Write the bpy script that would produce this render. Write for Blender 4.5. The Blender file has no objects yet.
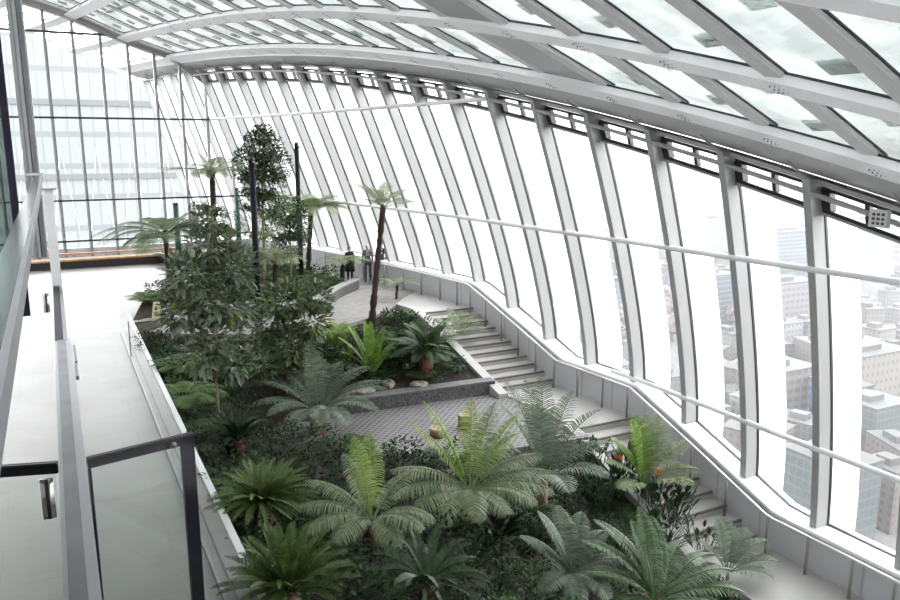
import bpy, math, random
import numpy as np
from mathutils import Vector, Matrix
R = random.Random(7)
PI = math.pi
COL = bpy.context.scene.collection

# ---------------------------------------------------------------- materials
def mat(name, col, rough=.6, metal=0, col2=None, scale=3, bump=0, spec=.5, detail=4, contrast=(.35,.65), coat=0):
    m = bpy.data.materials.new(name); m.use_nodes = True
    nt = m.node_tree; b = nt.nodes['Principled BSDF']
    b.inputs['Base Color'].default_value = (*col, 1); b.inputs['Roughness'].default_value = rough
    b.inputs['Metallic'].default_value = metal; b.inputs['Specular IOR Level'].default_value = spec
    b.inputs['Coat Weight'].default_value = coat
    if col2 or bump:
        tc = nt.nodes.new('ShaderNodeTexCoord')
        n = nt.nodes.new('ShaderNodeTexNoise'); n.inputs['Scale'].default_value = scale; n.inputs['Detail'].default_value = detail
        nt.links.new(tc.outputs['Object'], n.inputs['Vector'])
        if col2:
            r = nt.nodes.new('ShaderNodeValToRGB'); r.color_ramp.elements[0].color = (*col, 1); r.color_ramp.elements[1].color = (*col2, 1)
            r.color_ramp.elements[0].position = contrast[0]; r.color_ramp.elements[1].position = contrast[1]
            nt.links.new(n.outputs['Fac'], r.inputs['Fac']); nt.links.new(r.outputs['Color'], b.inputs['Base Color'])
        if bump:
            bp = nt.nodes.new('ShaderNodeBump'); bp.inputs['Strength'].default_value = bump; bp.inputs['Distance'].default_value = .03
            nt.links.new(n.outputs['Fac'], bp.inputs['Height']); nt.links.new(bp.outputs['Normal'], b.inputs['Normal'])
    return m

def leaf_mat(name, c0, c1, rough=.45, trans=.25, c2=None):
    """leaf colour runs over the per-leaf attribute 'var'"""
    m = bpy.data.materials.new(name); m.use_nodes = True
    nt = m.node_tree; b = nt.nodes['Principled BSDF']; out = nt.nodes['Material Output']
    a = nt.nodes.new('ShaderNodeAttribute'); a.attribute_name = 'var'
    r = nt.nodes.new('ShaderNodeValToRGB'); r.color_ramp.elements[0].color = (*c0, 1); r.color_ramp.elements[1].color = (*c1, 1)
    if c2:
        r.color_ramp.elements[1].position = .93
        e = r.color_ramp.elements.new(.97); e.color = (*c2, 1)
    nt.links.new(a.outputs['Fac'], r.inputs['Fac']); nt.links.new(r.outputs['Color'], b.inputs['Base Color'])
    b.inputs['Roughness'].default_value = rough; b.inputs['Specular IOR Level'].default_value = .28
    t = nt.nodes.new('ShaderNodeBsdfTranslucent'); nt.links.new(r.outputs['Color'], t.inputs['Color'])
    mx = nt.nodes.new('ShaderNodeMixShader'); mx.inputs[0].default_value = trans
    nt.links.new(b.outputs[0], mx.inputs[1]); nt.links.new(t.outputs[0], mx.inputs[2]); nt.links.new(mx.outputs[0], out.inputs[0])
    return m

def glass_mat(name, tint, refl=.08, rough=0.0, streak=None, fr=.45):
    m = bpy.data.materials.new(name); m.use_nodes = True
    nt = m.node_tree; nt.nodes.remove(nt.nodes['Principled BSDF']); out = nt.nodes['Material Output']
    t = nt.nodes.new('ShaderNodeBsdfTransparent'); t.inputs[0].default_value = (*tint, 1)
    g = nt.nodes.new('ShaderNodeBsdfGlossy'); g.inputs['Roughness'].default_value = rough; g.inputs[0].default_value = (.9,.95,.93,1)
    lw = nt.nodes.new('ShaderNodeFresnel'); lw.inputs['IOR'].default_value = 1.22
    mt = nt.nodes.new('ShaderNodeMath'); mt.operation = 'MULTIPLY_ADD'; mt.inputs[1].default_value = fr; mt.inputs[2].default_value = refl*.12
    nt.links.new(lw.outputs[0], mt.inputs[0])
    mx = nt.nodes.new('ShaderNodeMixShader'); nt.links.new(mt.outputs[0], mx.inputs[0])
    nt.links.new(t.outputs[0], mx.inputs[1]); nt.links.new(g.outputs[0], mx.inputs[2]); nt.links.new(mx.outputs[0], out.inputs[0])
    if streak:
        tc = nt.nodes.new('ShaderNodeTexCoord'); n = nt.nodes.new('ShaderNodeTexNoise'); n.inputs['Scale'].default_value = .7
        nt.links.new(tc.outputs['Object'], n.inputs['Vector'])
        r = nt.nodes.new('ShaderNodeValToRGB'); r.color_ramp.elements[0].color = (*tint, 1); r.color_ramp.elements[1].color = (*streak, 1)
        r.color_ramp.elements[0].position = .4; r.color_ramp.elements[1].position = .6
        nt.links.new(n.outputs['Fac'], r.inputs['Fac']); nt.links.new(r.outputs['Color'], t.inputs[0])
    return m

def grid_mat(name, wall, line, sx, sz, wx, wz, rough=.5, wall2=None, axis='XZ'):
    """facade of windows: dark/light cells on a wall colour, in object space metres"""
    m = bpy.data.materials.new(name); m.use_nodes = True
    nt = m.node_tree; b = nt.nodes['Principled BSDF']; b.inputs['Roughness'].default_value = rough
    tc = nt.nodes.new('ShaderNodeTexCoord'); sp = nt.nodes.new('ShaderNodeSeparateXYZ'); nt.links.new(tc.outputs['Object'], sp.inputs[0])
    def M(op, a, bb=None):
        n = nt.nodes.new('ShaderNodeMath'); n.operation = op
        for i, v in enumerate((a, bb)):
            if v is None: continue
            if isinstance(v, (int, float)): n.inputs[i].default_value = v
            else: nt.links.new(v, n.inputs[i])
        return n.outputs[0]
    h = M('ADD', sp.outputs[0], sp.outputs[1])
    fx = M('FRACT', M('DIVIDE', h, sx)); fz = M('FRACT', M('DIVIDE', sp.outputs[2], sz))
    win = M('MULTIPLY', M('LESS_THAN', fx, wx), M('LESS_THAN', fz, wz))
    mx = nt.nodes.new('ShaderNodeMix'); mx.data_type = 'RGBA'
    nt.links.new(win, mx.inputs['Factor']); mx.inputs['A'].default_value = (*wall, 1); mx.inputs['B'].default_value = (*line, 1)
    nt.links.new(mx.outputs['Result'], b.inputs['Base Color'])
    return m

WHITE = mat('white_metal', (.78,.78,.79), .38)
BEAMW = mat('beam_white', (.93,.93,.95), .4)
FIN = mat('fin_grey', (.34,.338,.335), .4)
SOFF = mat('soffit_grey', (.40,.40,.40), .4, .1)
PLATE = mat('plate_grey', (.30,.30,.31), .35, .3)
RAFT = mat('rafter_grey', (.66,.66,.655), .45)
MULL = mat('mullion_grey', (.34,.34,.35), .4)
BLACK = mat('black_gasket', (.012,.012,.014), .4)
DARKF = mat('dark_frame', (.035,.03,.04), .35)
NAVY = mat('navy_frame', (.012,.012,.022), .55, spec=.2)
STEEL = mat('brushed_steel', (.30,.275,.26), .4, .4)
RAILM = mat('satin_steel', (.42,.43,.46), .22, .85, (.55,.56,.58), 1.2)
PANEL = mat('panel_grey', (.55,.55,.58), .45)
SHADE = leaf_mat('shade_white', (.95,.95,.95), (.95,.95,.95), .6, .4)
GLASS = glass_mat('clear_glass', (.95,.965,.96))
GLASSF = glass_mat('facade_glass', (.94,.955,.95))
GLASSR = glass_mat('roof_glass', (.086,.096,.092), .1, .05, (.125,.135,.130))
GLASSG = glass_mat('green_glass', (.42,.47,.45), .15)
GUARD = glass_mat('guard_glass', (.99,.993,.99), .02, fr=.15)
GLASSD = glass_mat('door_glass', (.92,.94,.93), .12)
STONE = mat('pale_stone', (.41,.398,.38), .55, 0, (.46,.45,.435), .9, .05)
STEPM = mat('step_stone', (.40,.388,.365), .6, 0, (.45,.44,.42), 1.5, .05)
KERB = mat('grey_kerb', (.14,.143,.147), .7, 0, (.19,.193,.197), 5, .3)
SLATE = mat('slate_wall', (.06,.06,.06), .8, 0, (.16,.157,.153), 14, 1.0)
SOIL = mat('dark_soil', (.018,.013,.010), .95, 0, (.05,.038,.028), 9, .8)
WOOD = mat('bench_wood', (.50,.26,.13), .5, 0, (.62,.36,.2), 3)
BARK = mat('fern_trunk', (.022,.014,.012), .95, 0, (.06,.04,.032), 30, 1.0)
BARK2 = mat('pale_bark', (.20,.14,.10), .9, 0, (.30,.22,.16), 20, .6)
BARKR = mat('red_brown_bark', (.14,.055,.035), .9, 0, (.26,.13,.09), 24, .9)
ROCK = mat('tan_rock', (.22,.18,.14), .85, 0, (.42,.38,.32), 6, .8)
STUMP = mat('stump_bark', (.19,.09,.05), .8, 0, (.28,.15,.09), 12, .5)
STUMPT = mat('stump_top', (.38,.25,.16), .8, 0, (.46,.32,.21), 10)
POLE = mat('black_pole', (.008,.009,.013), .6, 0, spec=.2)
POLEG = mat('green_pole', (.012,.07,.055), .3)
YEL = mat('yellow_plastic', (.62,.60,.30), .5)
DARKT = mat('dark_text', (.05,.04,.03), .6)

def stone_floor():
    m = mat('floor_stone', (.28,.268,.258), .4, 0, (.32,.308,.298), .8, .03)
    nt = m.node_tree; b = nt.nodes['Principled BSDF']
    tc = nt.nodes.new('ShaderNodeTexCoord')
    br = nt.nodes.new('ShaderNodeTexBrick'); br.offset = .5
    br.inputs['Scale'].default_value = 1; br.inputs['Brick Width'].default_value = 2.4; br.inputs['Row Height'].default_value = 1.2
    br.inputs['Mortar Size'].default_value = .008; br.inputs['Mortar Smooth'].default_value = 0
    br.inputs['Color1'].default_value = (1,1,1,1); br.inputs['Color2'].default_value = (.96,.96,.95,1); br.inputs['Mortar'].default_value = (.86,.85,.84,1)
    nt.links.new(tc.outputs['Object'], br.inputs['Vector'])
    mx = nt.nodes.new('ShaderNodeMix'); mx.data_type = 'RGBA'; mx.blend_type = 'MULTIPLY'; mx.inputs['Factor'].default_value = 1
    src = b.inputs['Base Color'].links[0].from_socket
    # fine vein scratches
    n2 = nt.nodes.new('ShaderNodeTexNoise'); n2.inputs['Scale'].default_value = 1.6; n2.inputs['Detail'].default_value = 8; n2.inputs['Distortion'].default_value = 2.5
    mp = nt.nodes.new('ShaderNodeMapping'); mp.inputs['Scale'].default_value = (.5, 1.6, 1); nt.links.new(tc.outputs['Object'], mp.inputs[0]); nt.links.new(mp.outputs[0], n2.inputs['Vector'])
    r2 = nt.nodes.new('ShaderNodeValToRGB'); e = r2.color_ramp.elements
    e[0].position = .485; e[0].color = (1,1,1,1); e[1].position = .515; e[1].color = (1,1,1,1); k = e.new(.5); k.color = (.88,.87,.86,1)
    nt.links.new(n2.outputs['Fac'], r2.inputs['Fac'])
    m2 = nt.nodes.new('ShaderNodeMix'); m2.data_type = 'RGBA'; m2.blend_type = 'MULTIPLY'; m2.inputs['Factor'].default_value = 1
    nt.links.new(src, m2.inputs['A']); nt.links.new(r2.outputs['Color'], m2.inputs['B'])
    nt.links.new(m2.outputs['Result'], mx.inputs['A']); nt.links.new(br.outputs['Color'], mx.inputs['B'])
    nt.links.new(mx.outputs['Result'], b.inputs['Base Color'])
    return m
FLOORM = stone_floor()

def paver_mat():
    m = bpy.data.materials.new('slate_pavers'); m.use_nodes = True
    nt = m.node_tree; b = nt.nodes['Principled BSDF']; b.inputs['Roughness'].default_value = .6
    tc = nt.nodes.new('ShaderNodeTexCoord')
    mp = nt.nodes.new('ShaderNodeMapping'); mp.inputs['Rotation'].default_value = (0,0,PI/4); nt.links.new(tc.outputs['Object'], mp.inputs[0])
    br = nt.nodes.new('ShaderNodeTexBrick'); br.offset = 0
    br.inputs['Scale'].default_value = 1; br.inputs['Brick Width'].default_value = .17; br.inputs['Row Height'].default_value = .17
    br.inputs['Mortar Size'].default_value = .018
    br.inputs['Color1'].default_value = (.10,.093,.097,1); br.inputs['Color2'].default_value = (.145,.135,.14,1); br.inputs['Mortar'].default_value = (.27,.26,.255,1)
    nt.links.new(mp.outputs[0], br.inputs['Vector']); nt.links.new(br.outputs['Color'], b.inputs['Base Color'])
    return m
PAVER = paver_mat()
PATHM = mat('path_stone', (.20,.187,.18), .7, 0, (.27,.256,.243), 4, .2)

# leaf colours
LM = {
 'sago':  leaf_mat('leaf_sago', (.055,.10,.022), (.15,.215,.065), .4, .15),
 'blue':  leaf_mat('leaf_blue', (.09,.125,.08), (.21,.26,.19), .5, .15),
 'palm':  leaf_mat('leaf_palm', (.12,.17,.085), (.28,.34,.20), .45, .25, (.42,.28,.15)),
 'yellow':leaf_mat('leaf_yellow', (.20,.30,.07), (.36,.45,.15), .45, .3, (.5,.4,.15)),
 'grey':  leaf_mat('leaf_grey', (.12,.165,.11), (.25,.30,.22), .5, .25),
 'bright':leaf_mat('leaf_bright', (.09,.19,.03), (.24,.36,.07), .4, .3, (.5,.45,.1)),
 'dark':  leaf_mat('leaf_dark_shade', (.005,.013,.004), (.021,.042,.012), .6, .1),  # dark green, blackened to paint the shade between low plants
 'fern':  leaf_mat('leaf_fern', (.15,.20,.09), (.32,.37,.22), .5, .3),
 'mag':   leaf_mat('leaf_mag_gloss', (.07,.10,.055), (.28,.33,.23), .3, .15, (.28,.34,.06)),  # pale grey-green end holds the sky gloss in the leaf colour
 'mag2':  leaf_mat('leaf_mag_gloss2', (.05,.09,.035), (.18,.23,.13), .3, .15, (.40,.30,.04)),
 'fig':   leaf_mat('leaf_fig', (.028,.055,.022), (.085,.13,.06), .35, .2),
 'mid':   leaf_mat('leaf_mid', (.04,.10,.02), (.12,.22,.05), .4, .25),
 'paddle':leaf_mat('leaf_paddle', (.02,.05,.025), (.055,.11,.05), .3, .12),
 'orange':leaf_mat('petal_orange', (.55,.13,.03), (.75,.22,.05), .5, .2),
 'brown': leaf_mat('leaf_brown', (.10,.06,.03), (.22,.14,.07), .8, .1),
}

# ---------------------------------------------------------------- mesh helpers
class MB:
    def __init__(s): s.v = []; s.f = []; s.m = []; s.a = []
    def add(s, vs, fs, mi=0, var=None):
        n = len(s.v); s.v.extend([tuple(p) for p in vs]); s.f.extend([tuple(i+n for i in f) for f in fs]); s.m.extend([mi]*len(fs))
        if var is not None: s.a.extend([var]*len(vs))
    def hexa(s, p, mi=0):      # p: 8 points, bottom 4 then top 4
        s.add(p, [(3,2,1,0),(4,5,6,7),(0,1,5,4),(1,2,6,5),(2,3,7,6),(3,0,4,7)], mi)
    def box(s, x0,x1,y0,y1,z0,z1, mi=0):
        s.hexa([(x0,y0,z0),(x1,y0,z0),(x1,y1,z0),(x0,y1,z0),(x0,y0,z1),(x1,y0,z1),(x1,y1,z1),(x0,y1,z1)], mi)
    def sweep(s, pts, sides, ups, w, h, mi=0, off=0):
        """rectangular bar: centre line pts, half width w/2 along sides, from off to off+h along ups"""
        n0 = len(s.v); P = []
        for p, sd, u in zip(pts, sides, ups):
            p = Vector(p); sd = Vector(sd).normalized(); u = Vector(u).normalized()
            P += [p-sd*w/2+u*off, p+sd*w/2+u*off, p+sd*w/2+u*(off+h), p-sd*w/2+u*(off+h)]
        F = []
        for i in range(len(pts)-1):
            a = 4*i; b = a+4
            for k in range(4): F.append((a+k, a+(k+1)%4, b+(k+1)%4, b+k))
        F.append((3,2,1,0)); e = 4*(len(pts)-1); F.append((e,e+1,e+2,e+3))
        s.add(P, F, mi)
    def tube(s, pts, r, n=8, mi=0, cap=True, var=None):
        pts = [Vector(p) for p in pts]; rs = r if isinstance(r, (list,tuple)) else [r]*len(pts)
        P = []; u = None
        for i, p in enumerate(pts):
            t = (pts[min(i+1,len(pts)-1)] - pts[max(i-1,0)]).normalized()
            if u is None:
                u = t.orthogonal().normalized()
            u = (u - t*u.dot(t)).normalized(); w = t.cross(u)
            for k in range(n):
                a = 2*PI*k/n; P.append(p + (u*math.cos(a)+w*math.sin(a))*rs[i])
        F = []
        for i in range(len(pts)-1):
            for k in range(n):
                F.append((i*n+k, i*n+(k+1)%n, (i+1)*n+(k+1)%n, (i+1)*n+k))
        if cap: F.append(tuple(range(n))[::-1]); F.append(tuple(range((len(pts)-1)*n, len(pts)*n)))
        s.add(P, F, mi, var)
    def mesh(s, name, mats, smooth=False):
        me = bpy.data.meshes.new(name); me.from_pydata(s.v, [], s.f); 
        for m in (mats if isinstance(mats, (list,tuple)) else [mats]): me.materials.append(m)
        if any(s.m): me.polygons.foreach_set('material_index', s.m)
        if s.a and len(s.a) == len(s.v):
            at = me.attributes.new('var', 'FLOAT', 'POINT'); at.data.foreach_set('value', s.a)
        if smooth: me.polygons.foreach_set('use_smooth', [True]*len(s.f))
        me.update(); return me

def link(name, me, parent=None, loc=None, rot=None, scl=None):
    o = bpy.data.objects.new(name, me); COL.objects.link(o)
    if parent: o.parent = parent
    if loc is not None: o.location = loc
    if rot is not None: o.rotation_euler = rot
    if scl is not None: o.scale = (scl,)*3 if isinstance(scl, (int,float)) else scl
    return o
def build(name, mb, mats, parent=None, smooth=False, **k):
    return link(name, mb.mesh(name, mats, smooth), parent, **k)
def tag(o, label=None, cat=None, group=None, kind=None):
    if label: o['label'] = label
    if cat: o['category'] = cat
    if group: o['group'] = group
    if kind: o['kind'] = kind
    return o
def empty(name, loc=(0,0,0), rz=0, **k):
    o = bpy.data.objects.new(name, None); COL.objects.link(o); o.location = loc; o.rotation_euler = (0,0,rz); o.empty_display_size = .2
    return tag(o, **k)
def copy_tree(o, parent=None):
    c = o.copy(); COL.objects.link(c); c.parent = parent
    for ch in list(o.children): copy_tree(ch, c)
    return c

# ---------------------------------------------------------------- building geometry (metres; X across, Y along, Z up)
CT = [4.167490750607908e-06, -0.0015381306474084797, -0.11512869535186648, 16.49792695051093]
CTz = [9.618345754267394e-06, -0.004425272639714032, 0.3673497309469204, 1.2294283161405086]
CA = [-2.6583469006651752e-05, 0.0013159899208461544, -0.1910188219679332, 15.207245051870478]
CAz = [1.7769872311561467e-05, -0.004971595615119886, 0.36666536886378726, 2.9863888393611693]
CB = [-8.536325653372344e-05, 0.006958472824851678, -0.3430598317765675, 13.607893110000134]
CBz = [3.099066588360589e-05, -0.006133625701735465, 0.38322660027477806, 4.164882020604103]
def pv(c, v): return ((c[0]*v+c[1])*v+c[2])*v+c[3]
def top(v): return (pv(CT,v), pv(CTz,v))
def ribs(v):
    """roof profile at station v: A, B, C, D, E, F as (x, z)"""
    a = (pv(CA,v), pv(CAz,v)); b = (pv(CB,v), pv(CBz,v))
    k = max(0,min(1,(46.5-v)/39.4)); c = (b[0]-2.45-1.05*k, b[1]+1.0+.57*k); d = (c[0]-2.5-.7*k, c[1]+.72+.3*k); e = (d[0]-2.6-.2*k, d[1]+.42+.15*k); f = (e[0]-2.6, e[1]+.12); g=(f[0]-3.5, f[1]-.15)
    return [a,b,c,d,e,f,g]
def lin(x, pts):
    for (a,b),(c,d) in zip(pts, pts[1:]):
        if x <= c: return b+(d-b)*max(0,min(1,(x-a)/(c-a)))
    return pts[-1][1]
FL = [(0,-3.8),(12.4,-3.8),(17.5,-1.85),(21,-1.85),(26.3,0),(60,0)]
def zfloor(v): return lin(v, FL)
def zsill(v): return zfloor(v)+1.0
def xsill(v): return 16.2-.0035*(v-8)**2
def xwall(v): return xsill(v)-.62
def xfac(v, z):
    tx, tz = top(v); zs = zsill(v); s = max(0, min(1.2, (z-zs)/(tz-zs)))
    e = max(1.12, 1.5-.02*max(0,v-11.5))
    return xsill(v)+(tx-xsill(v))*s**e
ST = [11.5+2.15*i for i in range(-5, 21)]       # stations of fins and rafters
YE = 46.95                                       # glazed end wall
YW = -4.0                                        # back wall behind the viewer

# floor slab of the terrace
b = MB(); b.box(-8, 2.08, YW, YE+.3, -.35, 0)
b.add([(2.08,29.6,-.004),(9,29.6,-.004),(xwall(31),30.9,-.004),(xwall(36),36,-.004),(xwall(41),41,-.004),(xwall(YE),YE,-.004),(2.08,YE,-.004)], [tuple(range(7))])
tag(build('floor', b, FLOORM), kind='structure')
b = MB(); b.box(1.62,1.70,YW,28.0,.002,.012); b.box(1.80,1.83,YW,28,.002,.010)
tag(build('trim_1', b, mat('channel_grey',(.16,.16,.17),.4,.6)), kind='structure')
b = MB(); b.box(2.08,2.2,YW,31.2,-1.6,.03)
tag(build('trim_2', b, mat('slab_edge',(.74,.76,.76),.5)), kind='structure')

# ------------------------------------------------ right wall: panel, sill, fins, transoms
wr = tag(empty('wall_right'), kind='structure')
vs = [0+.5*i for i in range(0, 95)]
b = MB()
for a, c in zip(vs, vs[1:]):
    xa, xc = xwall(a), xwall(c); za, zc = zfloor(a), zfloor(c)
    b.hexa([(xa,a,za-.5),(xc,c,zc-.5),(xc+.1,c,zc-.5),(xa+.1,a,za-.5),(xa,a,za+.93),(xc,c,zc+.93),(xc+.1,c,zc+.93),(xa+.1,a,za+.93)])
def panel_mat():
    m = mat('perforated_panel', (.66,.66,.68), .4); nt = m.node_tree; bb = nt.nodes['Principled BSDF']
    tc = nt.nodes.new('ShaderNodeTexCoord'); w = nt.nodes.new('ShaderNodeTexWave'); w.bands_direction = 'Y'; w.inputs['Scale'].default_value = .22
    nt.links.new(tc.outputs['Object'], w.inputs['Vector'])
    r = nt.nodes.new('ShaderNodeValToRGB'); r.color_ramp.elements[0].color = (.40,.40,.42,1); r.color_ramp.elements[1].color = (.53,.53,.555,1)
    r.color_ramp.elements[0].position = .0; r.color_ramp.elements[1].position = .012
    nt.links.new(w.outputs['Fac'], r.inputs['Fac']); nt.links.new(r.outputs['Color'], bb.inputs['Base Color'])
    return m
build('lower_panel', b, panel_mat(), wr)
b = MB()
for a, c in zip(vs, vs[1:]):
    xa, xc = xwall(a)-.02, xwall(c)-.02; za, zc = zsill(a), zsill(c)
    b.hexa([(xa,a,za-.07),(xc,c,zc-.07),(xsill(c)+.25,c,zc-.07),(xsill(a)+.25,a,za-.07),(xa,a,za),(xc,c,zc),(xsill(c)+.25,c,zc),(xsill(a)+.25,a,za)])
bg_ = MB()
for a, c in zip(vs, vs[1:]):
    if a > 46.4: break
    xa, xc = xsill(a), xsill(c); za, zc = zsill(a), zsill(c)
    bg_.hexa([(xa-.03,a,za),(xc-.03,c,zc),(xc+.05,c,zc),(xa+.05,a,za),(xa-.03,a,za+.035),(xc-.03,c,zc+.035),(xc+.05,c,zc+.035),(xa+.05,a,za+.035)])
build('sill_gasket', bg_, DARKF, wr)
build('sill', b, mat('sill_white',(.88,.88,.90),.3), wr)
# cladding under sill to below, outside
b = MB()
for a, c in zip(vs, vs[1:]):
    b.hexa([(xsill(a)+.15,a,-5),(xsill(c)+.15,c,-5),(xsill(c)+.25,c,-5),(xsill(a)+.25,a,-5),(xsill(a)+.15,a,zsill(a)-.02),(xsill(c)+.15,c,zsill(c)-.02),(xsill(c)+.25,c,zsill(c)-.02),(xsill(a)+.25,a,zsill(a)-.02)])
build('outer_cladding', b, WHITE, wr)
def nrm(v):
    s = -.007*(v-8); t = Vector((s,1,0)).normalized(); return t, Vector((t.y,-t.x,0))
for v in ST:
    t, n = nrm(v); tx, tz = top(v); zs = zsill(v)-.03; pts=[]; 
    N = 10
    for k in range(N+1):
        z = zs+(tz+.68-zs)*k/N; x = xfac(v, z); pts.append(Vector((x, v, z)))
    b = MB()
    b.sweep([p-n*.24 for p in pts], [t]*len(pts), [n]*len(pts), .19, .40, 0, -.20)
    b.sweep([p-t*.065 for p in pts], [t]*len(pts), [n]*len(pts), .10, .07, 1, -.035)
    build('fin', b, [FIN, BLACK], wr)
for v in ST:
    t, n = nrm(v); tx, tz = top(v); zs = zsill(v)-2.2; b = MB(); pts=[]
    for k in range(9):
        z = zs+(tz-zs)*k/8; pts.append(Vector((xfac(v, z), v, z)))
    b.sweep([p+n*.16 for p in pts], [t]*len(pts), [n]*len(pts), .05, 1.05, 0, 0)
    build('sun_fin', b, SHADE, wr)
def facade_rail(z, r, off, v0, v1, m, name='transom'):
    pts = []
    v = v0
    while v <= v1+1e-6:
        zz = z(v) if callable(z) else z
        if zz < top(v)[1]+.5 and zz > zsill(v)+.02:
            t, n = nrm(v); pts.append(Vector((xfac(v, zz),v,zz))-n*off)
        v += .43
    if len(pts) > 2:
        b = MB(); b.tube(pts, r, 10); build(name, b, m, wr, True)
for z in (-.75, 3.6, 7.75): facade_rail(z, .075, .42, .8, YE-.1 if z > 0 else 19.0, WHITE)
facade_rail(lambda v: top(v)[1]+.42, .055, .40, .8, YE-.1, FIN, 'pipe_rail')
# window bays: panes and the small dark-framed vents on top
k = 0
for v0, v1 in zip(ST, ST[1:]):
    if v0 > YE: break
    v1 = min(v1, YE-.05)
    if v1-v0 < .3: continue
    k += 1
    w = tag(empty('window_%d' % k), kind='structure')
    b = MB(); N = 6; P = []
    VH = 0
    for j in range(N+1):
        for vv in (v0, v1):
            zs = zsill(vv); tz = top(vv)[1]-VH; z = zs+(tz-zs)*j/N
            P.append((xfac(vv,z)+.03, vv, z))
    b.add(P, [(2*j,2*j+1,2*j+3,2*j+2) for j in range(N)])
    build('pane', b, GLASSF, w)
    # vent
    def q(s, h, off=0):     # s 0..1 along bay, h metres below the top
        vv = v0+.13+(v1-v0-.26)*s; tz = top(vv)[1]-h; t, n = nrm(vv); return Vector((xfac(vv,tz), vv, tz)) - n*off
    b = MB()
    def bar(s0,h0,s1,h1,s2,h2,s3,h3,d0,d1,mi=0):
        c = [(s0,h0),(s1,h1),(s2,h2),(s3,h3)]
        b.hexa([q(s,h,d0) for s,h in c]+[q(s,h,d1) for s,h in c], mi)
    bar(0,-.02,1,-.02,1,-.11,0,-.11, -.05,.14)
    bar(0,-.50,1,-.50,1,-.58,0,-.58, -.05,.08)
    for s0,s1 in ((0,.07),(.47,.52),(.90,1)): bar(s0,-.11,s1,-.11,s1,-.5,s0,-.5,-.05,.14 if s0!=.47 else .08)
    build('vent_frame', b, DARKF, w)
    b = MB(); bar(0,.04,1,.04,1,-.02,0,-.02, -.04,.16); build('vent_sill', b, FIN, w)
    b = MB(); b.add([q(0,-.05),q(1,-.05),q(1,-.55),q(0,-.55)], [(0,1,2,3)]); build('vent_pane', b, GLASS, w)

# ------------------------------------------------ roof
cl = tag(empty('ceiling'), kind='structure')
LOUV = glass_mat('louvre_glass', (.66,.68,.67))
def prof_normal(P, i):
    a = P[max(i-1,0)]; c = P[min(i+1,len(P)-1)]; d = Vector((a[0]-c[0],0,a[1]-c[1])).normalized(); n = Vector((-d.z,0,d.x))
    return d, (n if n.z > 0 else -n)
SV = [.75-2.15*2]+[.75-2.15]+ST
def profile(v):
    R_ = ribs(v); pts = [R_[0]]
    return R_
# smooth profile by catmull sampling
def samp(P, n=4):
    out = []
    for i in range(len(P)-1):
        p0 = P[max(i-1,0)]; p1 = P[i]; p2 = P[i+1]; p3 = P[min(i+2,len(P)-1)]
        for j in range(n):
            t = j/n
            out.append(tuple(.5*((2*p1[k])+(-p0[k]+p2[k])*t+(2*p0[k]-5*p1[k]+4*p2[k]-p3[k])*t*t+(-p0[k]+3*p1[k]-3*p2[k]+p3[k])*t**3) for k in (0,1)))
    out.append(P[-1]); return out
NS = 4
bays_solid = (15.8,)      # the bay filled with grey sheet
for v in SV:
    S = samp(ribs(v), NS); pts=[]; ups=[]
    for i, p in enumerate(S):
        d, n = prof_normal(S, i); pts.append(Vector((p[0],v,p[1]))); ups.append(n)
    b = MB(); side = [Vector((0,1,0))]*len(pts)
    b.sweep(pts, side, ups, .29, .06, 0, .04)
    b.sweep(pts, side, ups, .40, .03, 1, .118)
    b.sweep(pts, side, ups, .33, .018, 2, .10)
    build('rafter', b, [RAFT, BLACK, BEAMW], cl)
vfine = [-3.55+ .7167*i for i in range(0, 84)]
vfine = [v for v in vfine if v <= 54.6]
for bi in range(6):
    pts=[]; sd=[]; ups=[]
    for v in vfine:
        P = ribs(v); d, n = prof_normal(P, bi); pts.append(Vector((P[bi][0],v,P[bi][1]))); sd.append(d); ups.append(n)
    b = MB(); wd=.54 if bi else .9; pts=[p-s_*(0 if bi else -.22)*1 for p,s_ in zip(pts,sd)] if bi else [p+Vector((.20,0,-.17)) for p in pts]; b.sweep(pts, sd, ups, wd, .17, 0, -.04); b.sweep(pts, sd, ups, wd+.08, .035, 1, .13)
    build('beam', b, [BEAMW, BLACK], cl)
for bi in (0,1,2):
    b = MB()
    for v in SV:
        if v > 40: break
        P = ribs(v); d, n = prof_normal(P, bi); c = Vector((P[bi][0],v,P[bi][1])) + (Vector((.20,0,-.17)) if bi == 0 else Vector())
        for i in range(3):
            for j in range(4):
                p = c + d*(-.12+.12*i) + Vector((0,-.15+.10*j,0)) - n*.05
                b.tube([p, p+n*.03], .017, 6)
    build('bolt_row', b, PLATE, cl)
# glass and sheet panels
for v0, v1 in zip(SV, SV[1:]):
    if v0 > YE: break
    ve = min(v1, YE)
    S0 = samp(ribs(v0), NS); S1 = samp(ribs(ve), NS)
    for st in range(6):
        idx = range(st*NS, st*NS+NS+1); P0=[];P1=[];Q0=[];Q1=[]
        for i in idx:
            d, n = prof_normal(S0, i); P0.append(Vector((S0[i][0],v0,S0[i][1]))+n*.15)
            d, m_ = prof_normal(S1, i); P1.append(Vector((S1[i][0],ve,S1[i][1]))+m_*.15)
        solid = (abs(v0-15.8) < .1 and st in (0,1)) or v1 > YE or st == 5
        b = MB()
        if solid:
            o = -.10 if st != 5 else 0
            P0 = [p+Vector((0,0,o)) for p in P0]; P1 = [p+Vector((0,0,o)) for p in P1]
        b.add(P0+P1, [(i, i+1, i+NS+2, i+NS+1) for i in range(NS)])
        if solid: build('sheet_panel', b, PLATE if st != 5 else WHITE, cl, True)
        else: build('glass_panel', b, GLASSR, cl)
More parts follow.
